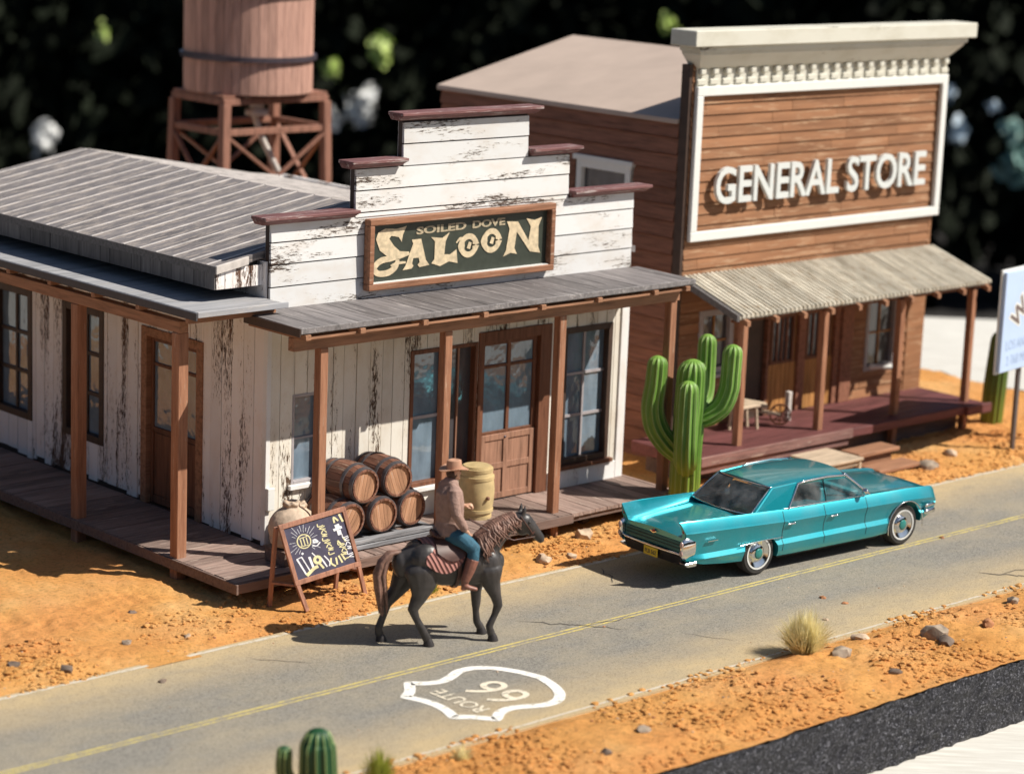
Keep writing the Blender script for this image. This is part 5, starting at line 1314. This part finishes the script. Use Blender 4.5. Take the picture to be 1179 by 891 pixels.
o = q.build('post_stub', 'roof_edge_pale', None, bevel=.01); tag(o, 'short pale wooden post standing beside the handcart wheel', 'post')
tbl = thing('stool', (32.75, 28.95, GZ), 'little wooden stool on the store porch behind the saguaro cactus', 'stool')
q = MB(); q.box(32.55, 33.05, 28.75, 29.1, GZ+.42, GZ+.47); q.build('seat', 'crate', tbl, bevel=.008)
for x in (32.6, 32.97):
    for y in (28.8, 29.04): q = MB(); q.bar((x+(x-32.78)*.3, y, GZ), (x, y, GZ+.419), .045, .045); q.build('leg', 'crate', tbl)
q = MB(); c_ = Vector((37.15, 29.30, 1.25)); q.tube([c_-SRt*.22, c_-SRt*.05, c_+SRt*.22], [(.10, .06), (.06, .04), (.10, .06)], 10)
o = q.build('folded_cloth', 'white', None, smooth=True); tag(o, 'small white bundle lying on the sill of the right store window', 'cloth')

# ================================================================ ROCKS, GRAVEL, GRASS
def rock_mesh(sd, n_=2):
    bm = bmesh.new(); bmesh.ops.create_icosphere(bm, subdivisions=n_, radius=1.0); o3 = Vector((sd*3.7, sd*1.3, sd*.7))
    for v in bm.verts:
        nn = noise.noise(v.co*1.1+o3)*.55+noise.noise(v.co*2.7+o3)*.25; v.co *= 1+nn
    V = [v.co.copy() for v in bm.verts]; F = [tuple(v.index for v in f_.verts) for f_ in bm.faces]; bm.free(); return V, F
def zat(x, y): return .03 if ROAD_Y0 < y < ROAD_Y1 else sand_h(x, y)
rocks = [(16.75, 26.2, .11, 'stone_dark', 'small dark rock near the road edge at the far left'), (16.3, 26.75, .10, 'stone_dark', 'brown rock half buried in sand at the far left edge'),
 (18.84, 27.78, .065, 'stone_dark', 'small bluish stone on the sand beside the saloon side porch'), (18.03, 26.7, .07, 'stone_grey', 'flat grey pebble in the sand left of the chalkboard'),
 (18.85, 26.45, .06, 'stone_pale', 'pale pebble on the sand between side porch and road'), (17.57, 25.2, .06, 'stone_dark', 'dark shard lying on the road at lower left'),
 (27.24, 20.22, .20, 'stone_grey', 'big grey rock on the sand strip right of the straw tuft'), (27.15, 19.95, .15, 'stone_dark', 'dark red rock just in front of the big grey rock'),
 (28.25, 20.05, .10, 'stone_red', 'round red clod right of the big grey rock'), (25.62, 20.55, .17, 'stone_grey', 'flat grey stone touching the straw grass tuft'),
 (25.57, 19.58, .10, 'stone_dark', 'small dark stone by the black slab edge at right'), (26.4, 20.85, .12, 'stone_pale', 'pale stone by the road edge above the flat grey stone'),
 (25.45, 26.35, .15, 'stone_pale', 'pale boulder on the sand in front of the horse'), (26.9, 27.0, .17, 'stone_pale', 'pale boulder beside the front right saloon deck corner'),
 (26.0, 26.3, .10, 'stone_pale', 'small pale rock between the two pale boulders'), (20.21, 19.7, .09, 'stone_dark', 'round dark stone on the near sand strip at bottom'),
 (21.15, 20.0, .10, 'stone_grey', 'dusty grey stone half buried in the near sand strip'), (35.2, 26.6, .22, 'stone_grey', 'pale heap of rock beyond the car bonnet'),
 (36.3, 26.9, .16, 'stone_pale', 'sandy rock between the car and the blue sign'), (27.55, 22.53, .055, 'stone_red', 'red pebble on the road, farthest of the lane pebbles'),
 (27.62, 22.16, .05, 'stone_red', 'red pebble on the road nearer the tuft'), (26.75, 21.8, .045, 'stone_pale', 'tan pebble on the road near the white edge line'),
 (31.76, 23.57, .05, 'stone_red', 'brown pebble on the yellow line in front of the car'), (29.6, 20.6, .11, 'stone_grey', 'grey rock on the near sand strip at the far right')]
for i, (x, y, r_, mt, lb) in enumerate(rocks):
    V, F = rock_mesh(i+1); a = random.uniform(0, 6); sq = random.uniform(.5, .75); q = MB()
    q.add([(x+r_*(v.x*cos(a)-v.y*sin(a)*.8), y+r_*(v.x*sin(a)+v.y*cos(a)*.8), zat(x, y)+r_*v.z*sq+r_*.08) for v in V], F)
    o = q.build('rock', mt, None, smooth='auto'); tag(o, lb, 'rock')
def scatter(name, mat, cnt, area, rmin, rmax, sd, dens=None):
    rs = random.Random(sd); protos = [rock_mesh(100+k, 1) for k in range(6)]; q = MB()
    vs = []; fs = []
    for i in range(cnt):
        for _ in range(20):
            x = rs.uniform(*area[:2]); y = rs.uniform(*area[2:])
            if dens is None or rs.random() < dens(x, y): break
        r_ = rmin+(rmax-rmin)*rs.random()**4; V, F = protos[rs.randrange(6)]; a = rs.uniform(0, 6.3); z = zat(x, y); o_ = len(vs); ca, sa = cos(a), sin(a)
        vs += [(x+r_*(v.x*ca-v.y*sa), y+r_*(v.x*sa+v.y*ca), z+r_*v.z*.7+r_*.05) for v in V]; fs += [tuple(k+o_ for k in f_) for f_ in F]
    q.v = vs; q.f = fs; o_ = q.build(name, mat, None, smooth=False); return tag(o_, kind='stuff')
pat = lambda x, y: max(0, .35+1.3*noise.noise(Vector((x*.7, y*.9, 11))))
o = scatter('gravel', 'sand', 9000, (15, 36, 19.05, 21.25), .008, .055, 1, pat); tag(o, 'loose orange sand clods along the near road edge', 'gravel')
o = scatter('gravel', 'sand', 9000, (15, 40, 25.85, 27.6), .008, .055, 2, pat); tag(o, 'loose orange sand clods between road and porches', 'gravel')
o = scatter('pebbles', 'stone_red', 700, (15, 40, 19.1, 27.4), .006, .03, 3, lambda x, y: .04 if ROAD_Y0 < y < ROAD_Y1 else 1); tag(o, 'small reddish brown pebbles strewn over sand and road', 'pebbles')
o = scatter('grit', 'stone_pale', 500, (15, 40, 19.1, 27.4), .006, .022, 4, lambda x, y: .12 if ROAD_Y0 < y < ROAD_Y1 else 1); tag(o, 'fine pale grit strewn over sand and road', 'grit')
def tuft(name, c, R_, H_, cnt, mat, label, sd):
    rs = random.Random(sd); q = MB()
    for i in range(cnt):
        a = rs.uniform(0, 2*pi); r0 = R_*.35*rs.random(); r1 = R_*rs.uniform(.1, 1.0)**1.3; h = H_*rs.uniform(.35, 1.0)*(1.1-.5*(r1/R_)**2)*(1.25 if rs.random() < .02 else 1)
        p0 = Vector((c[0]+r0*cos(a), c[1]+r0*sin(a), c[2]-.01)); p1 = Vector((c[0]+(r0+r1)*.5*cos(a), c[1]+(r0+r1)*.5*sin(a), c[2]+h*.6)); p2 = Vector((c[0]+r1*cos(a), c[1]+r1*sin(a), c[2]+h)); w_ = .0045
        s_ = Vector((-sin(a+1), cos(a+1), 0))*w_; q.add([p0-s_, p0+s_, p1+s_, p1-s_, p2], [(0, 1, 2, 3), (3, 2, 4)])
    o_ = q.build(name, mat, None); tag(o_, label, 'grass tuft')
tuft('grass_tuft', (25.22, 20.90, .10), .50, .60, 1500, 'grass_straw', 'bushy straw yellow grass tuft on the near road edge', 1)
q = None
tuft('grass_tuft', (17.45, 20.68, .04), .28, .50, 500, 'grass_green', 'blurry green grass tuft right of the small dark cactus', 2)
tuft('grass_tuft', (22.95, 26.15, .02), .22, .22, 260, 'grass_green', 'low green weeds on the sand behind the horse belly', 3)
tuft('grass_tuft', (18.75, 20.7, .04), .20, .24, 200, 'grass_straw', 'short dry grass at the near road edge by bottom', 4)
tuft('grass_tuft', (29.0, 26.75, .03), .45, .16, 500, 'grass_straw', 'low dry grass around the foot of the saguaro cactus', 5)

# ================================================================ GARDEN BEHIND (dark hedge, far out of focus)
def leaf_mass(name, mat, cnt, pf, smin, smax, sd):
    rs = random.Random(sd); vs = []; fs = []
    for i in range(cnt):
        c_ = pf(rs); s_ = rs.uniform(smin, smax); n_ = Vector((rs.gauss(0, 1), rs.gauss(0, 1), rs.gauss(0, 1))).normalized(); u = n_.orthogonal().normalized(); v_ = n_.cross(u); o_ = len(vs)
        for a in (0, 1.05, 2.1, 3.14, 4.19, 5.24): vs.append(tuple(c_+u*(s_*cos(a))+v_*(s_*.5*sin(a))+n_*(.12*s_*cos(2*a))))
        fs.append(tuple(range(o_, o_+6)))
    q = MB(); q.v = vs; q.f = fs; return q
FWH = Vector((sin(YAW), cos(YAW), 0)); RTH = Vector((cos(YAW), -sin(YAW), 0))
def hp(d, r_, z): return FWH*d+RTH*r_+Vector((0, 0, z))
for i in range(9):
    r0 = -84+i*21
    def pf(rs, r0=r0, i=i):
        a = rs.uniform(0, 2*pi); t_ = rs.uniform(0, 1)**.6; z = rs.uniform(-19, 17); w_ = 15*sqrt(max(.1, 1-((z+1)/21)**2))
        return hp(178+8*sin(i*2.1)-w_*.7*t_*abs(sin(a)), r0+w_*t_*cos(a), z)
    tr2 = thing('hedge_tree', hp(185, r0, -19.4), 'leafy shrub of the hedge far behind the buildings, coloured near-black for shade', 'shrub', 'dark shrubs of the hedge far behind')
    leaf_mass('', '', 2600, pf, .7, 1.7, 50+i).build('crown', 'leaf_shaded', tr2)
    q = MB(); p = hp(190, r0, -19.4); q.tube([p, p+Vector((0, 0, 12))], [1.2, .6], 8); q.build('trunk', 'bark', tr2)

# added belt of dark trees, mostly out of view, blocking low sky light
q = MB(); rsb = random.Random(77); vs = []; fs = []
NB = 96; ZB = [-19.4, -5, 5, 15, 22, 30]
def rb(a, z): return 205+9*noise.noise(Vector((cos(a)*4, sin(a)*4, z*.03)))*2
for z in ZB:
    for k in range(NB):
        a = 2*pi*k/NB; zz = z if z < 30 else z+14*noise.noise(Vector((cos(a)*6, sin(a)*6, 3))); vs.append((25+rb(a, z)*cos(a), 28+rb(a, z)*sin(a), zz))
for j in range(len(ZB)-1):
    for k in range(NB): fs.append((j*NB+k, j*NB+(k+1) % NB, (j+1)*NB+(k+1) % NB, (j+1)*NB+k))
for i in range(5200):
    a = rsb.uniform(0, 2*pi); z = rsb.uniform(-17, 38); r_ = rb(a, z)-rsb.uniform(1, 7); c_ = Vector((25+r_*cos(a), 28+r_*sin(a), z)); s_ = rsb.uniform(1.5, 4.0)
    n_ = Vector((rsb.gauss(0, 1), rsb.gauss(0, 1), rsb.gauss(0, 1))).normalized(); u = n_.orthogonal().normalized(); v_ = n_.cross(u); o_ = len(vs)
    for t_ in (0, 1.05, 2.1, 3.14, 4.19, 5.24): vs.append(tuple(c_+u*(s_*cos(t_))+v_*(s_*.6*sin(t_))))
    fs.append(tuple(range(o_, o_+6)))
q.v = vs; q.f = fs; o = q.build('wood', 'leaf_shaded', None); tag(o, 'added belt of dark trees all round, blocking low sky light', 'trees', kind='stuff')
# leaf sprays with sunlight put into their colours, before the hedge, out of focus
for (x, y, z, r_, mt, lb) in [(92.8, 148.0, -10.1, 1.1, 'leaf_lit_silver', 'blurred leaf spray painted sunlit silver above the saloon roof at the left'), (96.7, 146.5, -2.7, .5, 'leaf_lit_green', 'tiny blurred leaf spray painted sunlit yellow left of the water tank'),
        (108.1, 135.3, -4.7, .75, 'leaf_lit_green', 'blurred leaf spray painted sunlit green just right of the water tank'), (110.7, 133.3, -3.3, 1.05, 'leaf_lit_green', 'blurred leaf spray painted bright sunlit green, larger one right of the water tank'),
        (109.4, 133.3, -7.1, 1.1, 'leaf_lit_silver', 'blurred leaf spray painted sunlit silver right of the tower frame, above the false front'), (107.7, 134.7, -8.1, .8, 'leaf_lit_silver', 'smaller blurred leaf spray painted sunlit silver touching the tower frame'),
        (125.7, 120.1, -.7, .8, 'leaf_lit_green', 'blurred leaf spray painted sunlit yellow green above the store roof'), (139.8, 104.9, -7.2, .85, 'leaf_lit_blue', 'blurred leaf spray painted sunlit light blue right of the store sign'),
        (142.5, 101.8, -9.4, 1.3, 'leaf_lit_teal', 'large blurred leaf spray painted sunlit teal at the right edge'), (142.6, 102.4, -6.9, .9, 'leaf_lit_teal', 'blurred leaf spray painted sunlit teal above the large one at the right edge'),
        (139.5, 105.9, -4.6, .5, 'leaf_lit_blue', 'small leaf spray painted dimly sunlit blue beside the store cornice'), (141.8, 103.6, -5.3, .45, 'leaf_lit_blue', 'small leaf spray painted dimly sunlit between the blue and teal ones at right')]:
    x, y, z = x*.86, y*.86, 10.7+(z-10.7)*.86
    def pf(rs): return Vector((x, y, z))+Vector((rs.gauss(0, .35), rs.gauss(0, .35), rs.gauss(0, .45)))*r_*.9
    o = leaf_mass('', '', int(30*r_+10), pf, .30*r_, .60*r_, int(x*10)).build('leaf_spray', mt, None); tag(o, lb, 'leaves')

# ================================================================ CAR
CO = (27.70, 24.655, .034); CR = radians(-4.0)
car = thing('car', CO, 'turquoise 1960s sedan with tail fins parked on the road', 'car', rz=CR)
XS = [-1.50, -1.46, -1.38, -1.15, -.75, -.3, .2, .7, 1.3, 2.0, 2.5, 2.9, 3.3, 3.6, 3.82, 3.93, 3.98]
def ip(x, xs, ys): return float(np.interp(x, xs, ys))
def prof(x):
    w_ = ip(x, [-1.5, -1.4, -1.0, 0, 2.8, 3.5, 3.9, 3.98], [.725, .75, .775, .80, .80, .785, .755, .73])
    sl_ = ip(x, [-1.5, -1.3, -.6, .4, 2.7, 3.5, 3.98], [.44, .34, .27, .23, .23, .29, .46])
    bt = ip(x, [-1.5, -1.0, 0, .7, 2.4, 3.3, 3.8, 3.93, 3.98], [1.03, 1.02, .985, .955, .94, .925, .895, .87, .83])
    vl = ip(x, [-1.5, -1.38, -.6, .5, 2.4, 3.3, 3.8, 3.93, 3.98], [.765, .80, .84, .905, .925, .90, .87, .83, .78])
    ct = ip(x, [-1.5, -1.38, -1.1, -.5, .3, 2.4, 3.0, 3.6, 3.85, 3.98], [.795, .835, .88, .92, .945, .965, .955, .92, .88, .79])
    ft = ip(x, [-1.5, -.6, .4, 2.4, 3.98], [.026, .035, .05, .05, .05]); fi = ip(x, [-1.5, .1, .8], [.35, .5, 1])
    fo = ip(x, [-1.5, -.5, .6, 3.98], [.06, .065, .07, .08])
    h = bt-sl_
    P = [(0, sl_+.02), (w_*.80, sl_), (w_*.945, sl_+.015), (w_*.985, sl_+.10), (w_*.998, .435 if x < 2.8 else max(.435, sl_+.16)), (w_*.945, .505 if x < 2.8 else max(.505, sl_+.2)),
         (w_*.948, .62), (w_*.972, bt-.25), (w_, bt-.175), (w_-.015, bt-.145), (w_-fo*.9, bt-.02), (w_-fo-.012, bt), (w_-fo-ft*.6, bt-.006), (w_-fo-ft-.03*fi, vl+(bt-vl)*.25), (w_-fo-ft-.10*fi, vl+.004), (w_*.62, vl+(ct-vl)*.45), (w_*.3, ct-.006), (0, ct)]
    return P
q = MB(); R = []
for x in XS:
    P = prof(x); ring = [(x, y, z) for y, z in P]+[(x, -y, z) for y, z in reversed(P[1:-1])]
    if x == XS[0]: ring = [(px_-(0 if p_z < .80 else .09*((p_z-.80)/.2)), py_, p_z) for px_, py_, p_z in ring]
    R.append(ring)
q.rings(R)
body_ = q.build('body', 'paint', None, world=False, smooth='auto')
cut = MB()
def arch(x, z, r_, ztop=None):
    for s_ in (-1, 1):
        R = []
        for yy in (.46, .95):
            R.append([(x+r_*cos(a), s_*yy, min(z+r_*sin(a), ztop or 9)) for a in np.linspace(0, 2*pi, 41)[:-1]])
        cut.rings(R)
arch(0.0, .30, .37, .545); arch(3.22, .33, .405)
cuto = cut.build('cut', 'rubber', None, world=False)
md = body_.modifiers.new('b', 'BOOLEAN'); md.operation = 'DIFFERENCE'; md.object = cuto; md.solver = 'EXACT'
dg = bpy.context.evaluated_depsgraph_get(); dg.update()
me = bpy.data.meshes.new_from_object(body_.evaluated_get(dg))
bpy.data.objects.remove(body_); bpy.data.objects.remove(cuto); me.name = 'body'
for p in me.polygons: p.use_smooth = True
me.set_sharp_from_angle(angle=radians(30))
me.materials.clear(); me.materials.append(M['paint'])
body_ = bpy.data.objects.new('body', me); COL.objects.link(body_); body_.parent = car
# wheel wells lining
q = MB(); q.box(-.42, .42, -.455, .455, .25, .56); q.box(2.78, 3.66, -.455, .455, .25, .76); q.box(.45, 2.7, -.68, .68, .19, .235); q.build('chassis', 'rubber', car, world=False)
# greenhouse
def rp(u, v):   # roof point u: 0 rear..1 front ; v: -1..1
    x = .36+u*1.56-(.06*(1-v*v))*(1-u)+(.10*(1-v*v))*u
    z = 1.335+.055*sin(pi*min(1, .15+u*.75))*(1-.35*v*v)-.055*abs(v)**4-.03*(1-u)**3
    return (x, v*.625, z)
q = MB(); nu, nv = 14, 16; G = [rp(i/nu, -1+2*j/nv) for i in range(nu+1) for j in range(nv+1)]; K = len(G)
q.v = G+[(x, y, z-.035) for x, y, z in G]
for e in (0, 1):
    for i in range(nu):
        for j in range(nv): a = e*K+i*(nv+1)+j; q.f.append((a, a+1, a+nv+2, a+nv+1))
for i in range(nu):
    for j in (0, nv): a = i*(nv+1)+j; b2 = a+nv+1; q.f.append((a, b2, b2+K, a+K))
for j in range(nv):
    for i in (0, nu): a = i*(nv+1)+j; q.f.append((a, a+1, a+1+K, a+K))
q.build('roof', 'paint', car, world=False, smooth='auto')
for s_ in (-1, 1):
    # C pillar
    q = MB(); q.hexa([(-.10, s_*.70, .955), (.60, s_*.715, .955), (.60, s_*.66, .955), (-.14, s_*.64, .955), (.34, s_*.615, 1.30), (.86, s_*.623, 1.325), (.86, s_*.58, 1.325), (.31, s_*.57, 1.30)]); q.build('rear_pillar', 'paint', car, world=False, bevel=.012)
    q = MB(); q.tube([(2.42, s_*.70, .95), (1.93, s_*.60, 1.315)], .020, 8); q.build('front_pillar', 'chrome', car, world=False, smooth=True)
    q = MB(); q.tube([(.60, s_*.725, .965), (.86, s_*.637, 1.300), (1.0, s_*.636, 1.322), (1.5, s_*.633, 1.333), (1.92, s_*.625, 1.305), (2.38, s_*.715, .965)], .018, 6, (0, 1, 0)); q.build('window_trim', 'chrome', car, world=False, smooth=True)
    q = MB(); q.tube([(.5, s_*.722, .968), (1.5, s_*.725, .960), (2.3, s_*.735, .952)], .008, 6, (0, 1, 0)); q.build('belt_trim', 'chrome', car, world=False, smooth=True)
    q = MB(); q.add([(.62, s_*.712, .955), (2.36, s_*.70, .955), (1.90, s_*.612, 1.30), (.87, s_*.622, 1.315)], [(0, 1, 2, 3)]); q.build('side_glass', 'car_glass', car, world=False)
    q = MB(); q.bar((1.42, s_*.722, .955), (1.40, s_*.634, 1.325), .016, .016); q.build('window_divider', 'chrome', car, world=False)
    for x in (.46, 1.36, 2.30):
        q = MB(); pr_ = prof(x); sg_ = [(x+.02*(i % 2)*0, s_*(y+.0015), z) for i, (y, z) in enumerate(pr_[3:11])]
        for a, b2 in zip(sg_[:-1], sg_[1:]): q.bar(a, b2, .007, .004, (0, 1, 0))
        q.build('door_seam', 'rubber', car, world=False)
    for x in (.60, 1.53):
        q = MB(); q.tube([(x-.07, s_*.815, .745), (x+.07, s_*.818, .745)], .014, 8); q.ell((x+.06, s_*.81, .745), (.022, .016, .02), 8, 6); q.build('door_handle', 'chrome', car, world=False, smooth=True)
    q = MB(); q.tube([(2.20, s_*.73, .95), (2.19, s_*.79, 1.02)], .014, 8); q.build('mirror_stalk', 'chrome', car, world=False, smooth=True)
    q = MB(); q.ell((2.20, s_*.81, 1.045), (.05, .065, .05), 14, 10); mrr = q.build('mirror', 'chrome', car, world=False, smooth=True)
    q = MB(); q.tube([(-.45, s_*.786, .535), (.0, s_*.79, .555), (.44, s_*.79, .55)], .007, 5, (0, 1, 0)); q.build('side_moulding', 'chrome', car, world=False, smooth=True)
    q = MB(); q.bar((-1.12, s_*.768, .70), (-.92, s_*.775, .705), .008, .028, (0, 1, 0)); q.build('script_badge', 'chrome', car, world=False)
    # arch trim
    q = MB(); q.tube([(3.22+.41*cos(a), s_*.802*(1-.02*max(0, cos(a))), .33+.41*sin(a)) for a in np.linspace(-.15, pi+.25, 24)], .010, 6, (0, 1, 0), round_end=False); q.build('wheel_arch_trim', 'chrome', car, world=False, smooth=True)
    # tail light pods
    q = MB(); q.tube([(-1.34, s_*.695, .62), (-1.50, s_*.695, .62), (-1.55, s_*.695, .62)], [(.045, .15), (.052, .175), (.040, .15)], 20, (0, 1, 0)); pod = q.build('tail_light', 'chrome', car, world=False, smooth=True)
    for z in (.69, .56):
        q = MB(); q.ell((-1.58, s_*.695, z), (.028, .032, .05), 12, 8); q.build('lens', 'pod_lens', pod, world=False, smooth=True)
    q = MB(); q.ell((-1.525, s_*.672, .885), (.03, .012, .035), 10, 8); q.build('fin_light', 'tailred', car, world=False, smooth=True)
    q = MB(); q.hexa([(-1.47, s_*.60, .335), (-1.47, s_*.745, .335), (-1.30, s_*.75, .335), (-1.30, s_*.60, .335), (-1.55, s_*.60, .40), (-1.55, s_*.75, .40), (-1.30, s_*.765, .42), (-1.30, s_*.60, .42)]); q.build('bumper_tip', 'chrome', car, world=False, bevel=.02, seg=3)
    # head lights
    for yy in (.60, .43):
        q = MB(); q.tube([(3.93, s_*yy, .66), (3.985, s_*yy, .66), (4.0, s_*yy, .66)], [.075, .075, .06], 16); q.build('headlight', 'chrome', car, world=False, smooth=True)
# rear glass, windscreen
def sheet2(name, b0, b1, t0, t1, bulge, mat):
    q = MB(); n1, n2 = 12, 6; G = []
    for j in range(n2+1):
        v_ = j/n2
        for i in range(n1+1):
            u = -1+2*i/n1; xb = b0[0]+bulge[0]*(1-u*u); xt = t0[0]+bulge[1]*(1-u*u)
            G.append((xb+(xt-xb)*v_, u*(b0[1]+(t0[1]-b0[1])*v_), b0[2]+(t0[2]-b0[2])*v_+.012*sin(pi*v_)))
    q.v = G; q.f = [(j*(n1+1)+i, j*(n1+1)+i+1, (j+1)*(n1+1)+i+1, (j+1)*(n1+1)+i) for j in range(n2) for i in range(n1)]
    return q.build(name, mat, car, world=False, smooth=True), G
rg, G = sheet2('rear_glass', (-.14, .645, .945), 0, (.335, .575, 1.298), 0, (-.10, -.055), 'car_glass')
n1 = 12
q = MB(); q.tube(G[:n1+1], .013, 6, round_end=False); q.tube(G[-n1-1:], .013, 6, round_end=False); q.tube([G[0], G[3*(n1+1)], G[6*(n1+1)]], .013, 6); q.tube([G[n1], G[3*(n1+1)+n1], G[6*(n1+1)+n1]], .013, 6); q.build('rear_glass_trim', 'chrome', car, world=False, smooth=True)
wg, G = sheet2('windscreen', (2.42, .69, .95), 0, (1.93, .595, 1.32), 0, (.20, .10), 'car_glass')
q = MB(); q.tube(G[:n1+1], .011, 6, round_end=False); q.tube(G[-n1-1:], .011, 6, round_end=False); q.build('windscreen_trim', 'chrome', car, world=False, smooth=True)
# interior
for x, nm in ((.55, 'rear_seat'), (1.45, 'front_seat')):
    q = MB(); q.box(x, x+.14, -.56, .56, .90, 1.13); q.build(nm, 'seat', car, world=False, bevel=.035, seg=3)
q = MB(); q.box(2.12, 2.30, -.58, .58, .93, 1.0); q.build('dashboard', 'seat', car, world=False, bevel=.02)
q = MB(); cst = Vector((2.0, .32, 1.05)); R = []
pts = [cst+Vector((.05*sin(a), .15*cos(a), .14*sin(a))) for a in np.linspace(0, 2*pi, 21)]; q.tube(pts, .011, 6, (1, 0, 0), round_end=False); q.tube([cst, cst+Vector((.18, 0, -.08))], .012, 6); q.bar(cst+Vector((0, -.15, 0)), cst+Vector((0, .15, 0)), .012, .02); q.build('steering_wheel', 'whitewall', car, world=False, smooth=True)
# rear end
q = MB(); q.tube([(-1.515, -.64, .515), (-1.54, -.3, .515), (-1.545, 0, .515), (-1.54, .3, .515), (-1.515, .64, .515)], [.022]*5, 8); q.build('rear_bumper_bar', 'chrome', car, world=False, smooth=True)
q = MB(); q.hexa([(-1.50, -.62, .34), (-1.50, .62, .34), (-1.3, .62, .32), (-1.3, -.62, .32), (-1.54, -.64, .49), (-1.54, .64, .49), (-1.3, .64, .49), (-1.3, -.64, .49)]); q.build('rear_valance', 'bumper_dark', car, world=False, bevel=.01)
q = MB(); q.hexa([(-1.515, -.635, .55), (-1.515, .635, .55), (-1.49, .635, .55), (-1.49, -.635, .55), (-1.515, -.64, .70), (-1.515, .64, .70), (-1.49, .64, .70), (-1.49, -.64, .70)]); q.build('grille_panel', 'grille_teal', car, world=False)
for z in (.60, .65):
    q = MB(); q.box(-1.522, -1.516, -.62, .62, z, z+.008); q.build('grille_bar', 'rubber', car, world=False)
q = MB(); q.box(-1.565, -1.552, -.155, .155, .36, .495); pl_ = q.build('number_plate', 'plate', car, world=False, bevel=.004)
V, F = text_mesh('PLB 562', .085, 0, .002); mw = max(v[0] for v in V)
q = MB(); q.add([(-1.567, .125-v[0]/mw*.25, .395+v[1]) for v in V], F); q.build('lettering', 'plate_text', pl_, world=False)
q = MB(); q.bar((-1.523, .07, .745), (-1.523, 0, .715), .012, .016, (1, 0, 0)); q.bar((-1.523, -.07, .745), (-1.523, 0, .715), .012, .016, (1, 0, 0)); q.build('trunk_emblem', 'chrome', car, world=False)
q = MB(); q.ell((-1.522, 0, .745), (.012, .028, .022), 10, 8); q.build('crest', 'tailred', car, world=False, smooth=True)
# front bumper and grille
for z, h in ((.50, .06), (.60, .045)):
    q = MB(); q.tube([(3.70, -.775, z), (3.90, -.745, z), (4.02, -.55, z), (4.05, 0, z), (4.02, .55, z), (3.90, .745, z), (3.70, .775, z)], [(.03, h)]*7, 10, (0, 0, 1)) if 0 else q.tube([(3.70, -.775, z), (3.90, -.745, z), (4.02, -.55, z), (4.05, 0, z), (4.02, .55, z), (3.90, .745, z), (3.70, .775, z)], [h*.75]*7, 10); q.build('front_bumper', 'chrome', car, world=False, smooth=True)
q = MB(); q.box(3.96, 4.0, -.35, .35, .55, .76); q.build('grille', 'chrome', car, world=False)
# trunk and hood seams
q = MB()
for a, b2 in (((-1.40, -.50), (-.30, -.56)), ((-1.40, .50), (-.30, .56))):
    zc = lambda x, y: ip(abs(y), [p[0] for p in prof(x)[:13:-1]], [p[1] for p in prof(x)[:13:-1]])+.003
    P = [(a[0]+(b2[0]-a[0])*t_, a[1]+(b2[1]-a[1])*t_) for t_ in np.linspace(0, 1, 12)]
    for u, v_ in zip(P[:-1], P[1:]): q.bar((u[0], u[1], zc(*u)), (v_[0], v_[1], zc(*v_)), .006, .004)
q.build('boot_seam', 'grille_teal', car, world=False)
# wheels
for wx in (0.0, 3.22):
    for s_ in (-1, 1):
        wy = s_*.735; rr = .335
        wl = bpy.data.objects.new('wheel', None)
        q = MB(); q.lathe([(rr-.115, -.10), (rr-.03, -.105), (rr, -.075), (rr, .075), (rr-.03, .105), (rr-.115, .10), (rr-.115, -.10)], (0, 0, 0), 'Y', 40, cap=False)
        ty = q.build('wheel', 'rubber', car, world=False, smooth='auto'); ty.location = (wx, wy-s_*.10, rr)
        off = -s_
        q = MB(); q.lathe([(rr-.112, off*.107), (rr-.086, off*.109), (rr-.086, off*.104), (rr-.112, off*.10), (rr-.112, off*.107)], (0, 0, 0), 'Y', 40, cap=False); q.build('whitewall', 'whitewall', ty, world=False, smooth='auto')
        q = MB(); q.lathe([(rr-.112, -.09), (rr-.112, off*.095), (rr-.14, off*.085), (.14, off*.06), (.13, off*.085), (.10, off*.10), (.0, off*.105)] if off > 0 else [(rr-.112, .09), (rr-.112, off*.095), (rr-.14, off*.085), (.14, off*.06), (.13, off*.085), (.10, off*.10), (.001, off*.105)], (0, 0, 0), 'Y', 36, cap=True); q.build('rim', 'chrome', ty, world=False, smooth='auto')
        q = MB(); q.lathe([(.085, off*.101), (.06, off*.112), (.01, off*.114)], (0, 0, 0), 'Y', 20); q.build('hub_cap', 'hub_green', ty, world=False, smooth=True)
        q = MB(); q.lathe([(.20, off*.079), (.165, off*.071), (.165, off*.069), (.20, off*.076), (.20, off*.079)], (0, 0, 0), 'Y', 30, cap=False); q.build('rim_ring', 'hub_green', ty, world=False, smooth=True)
        bpy.data.objects.remove(wl)
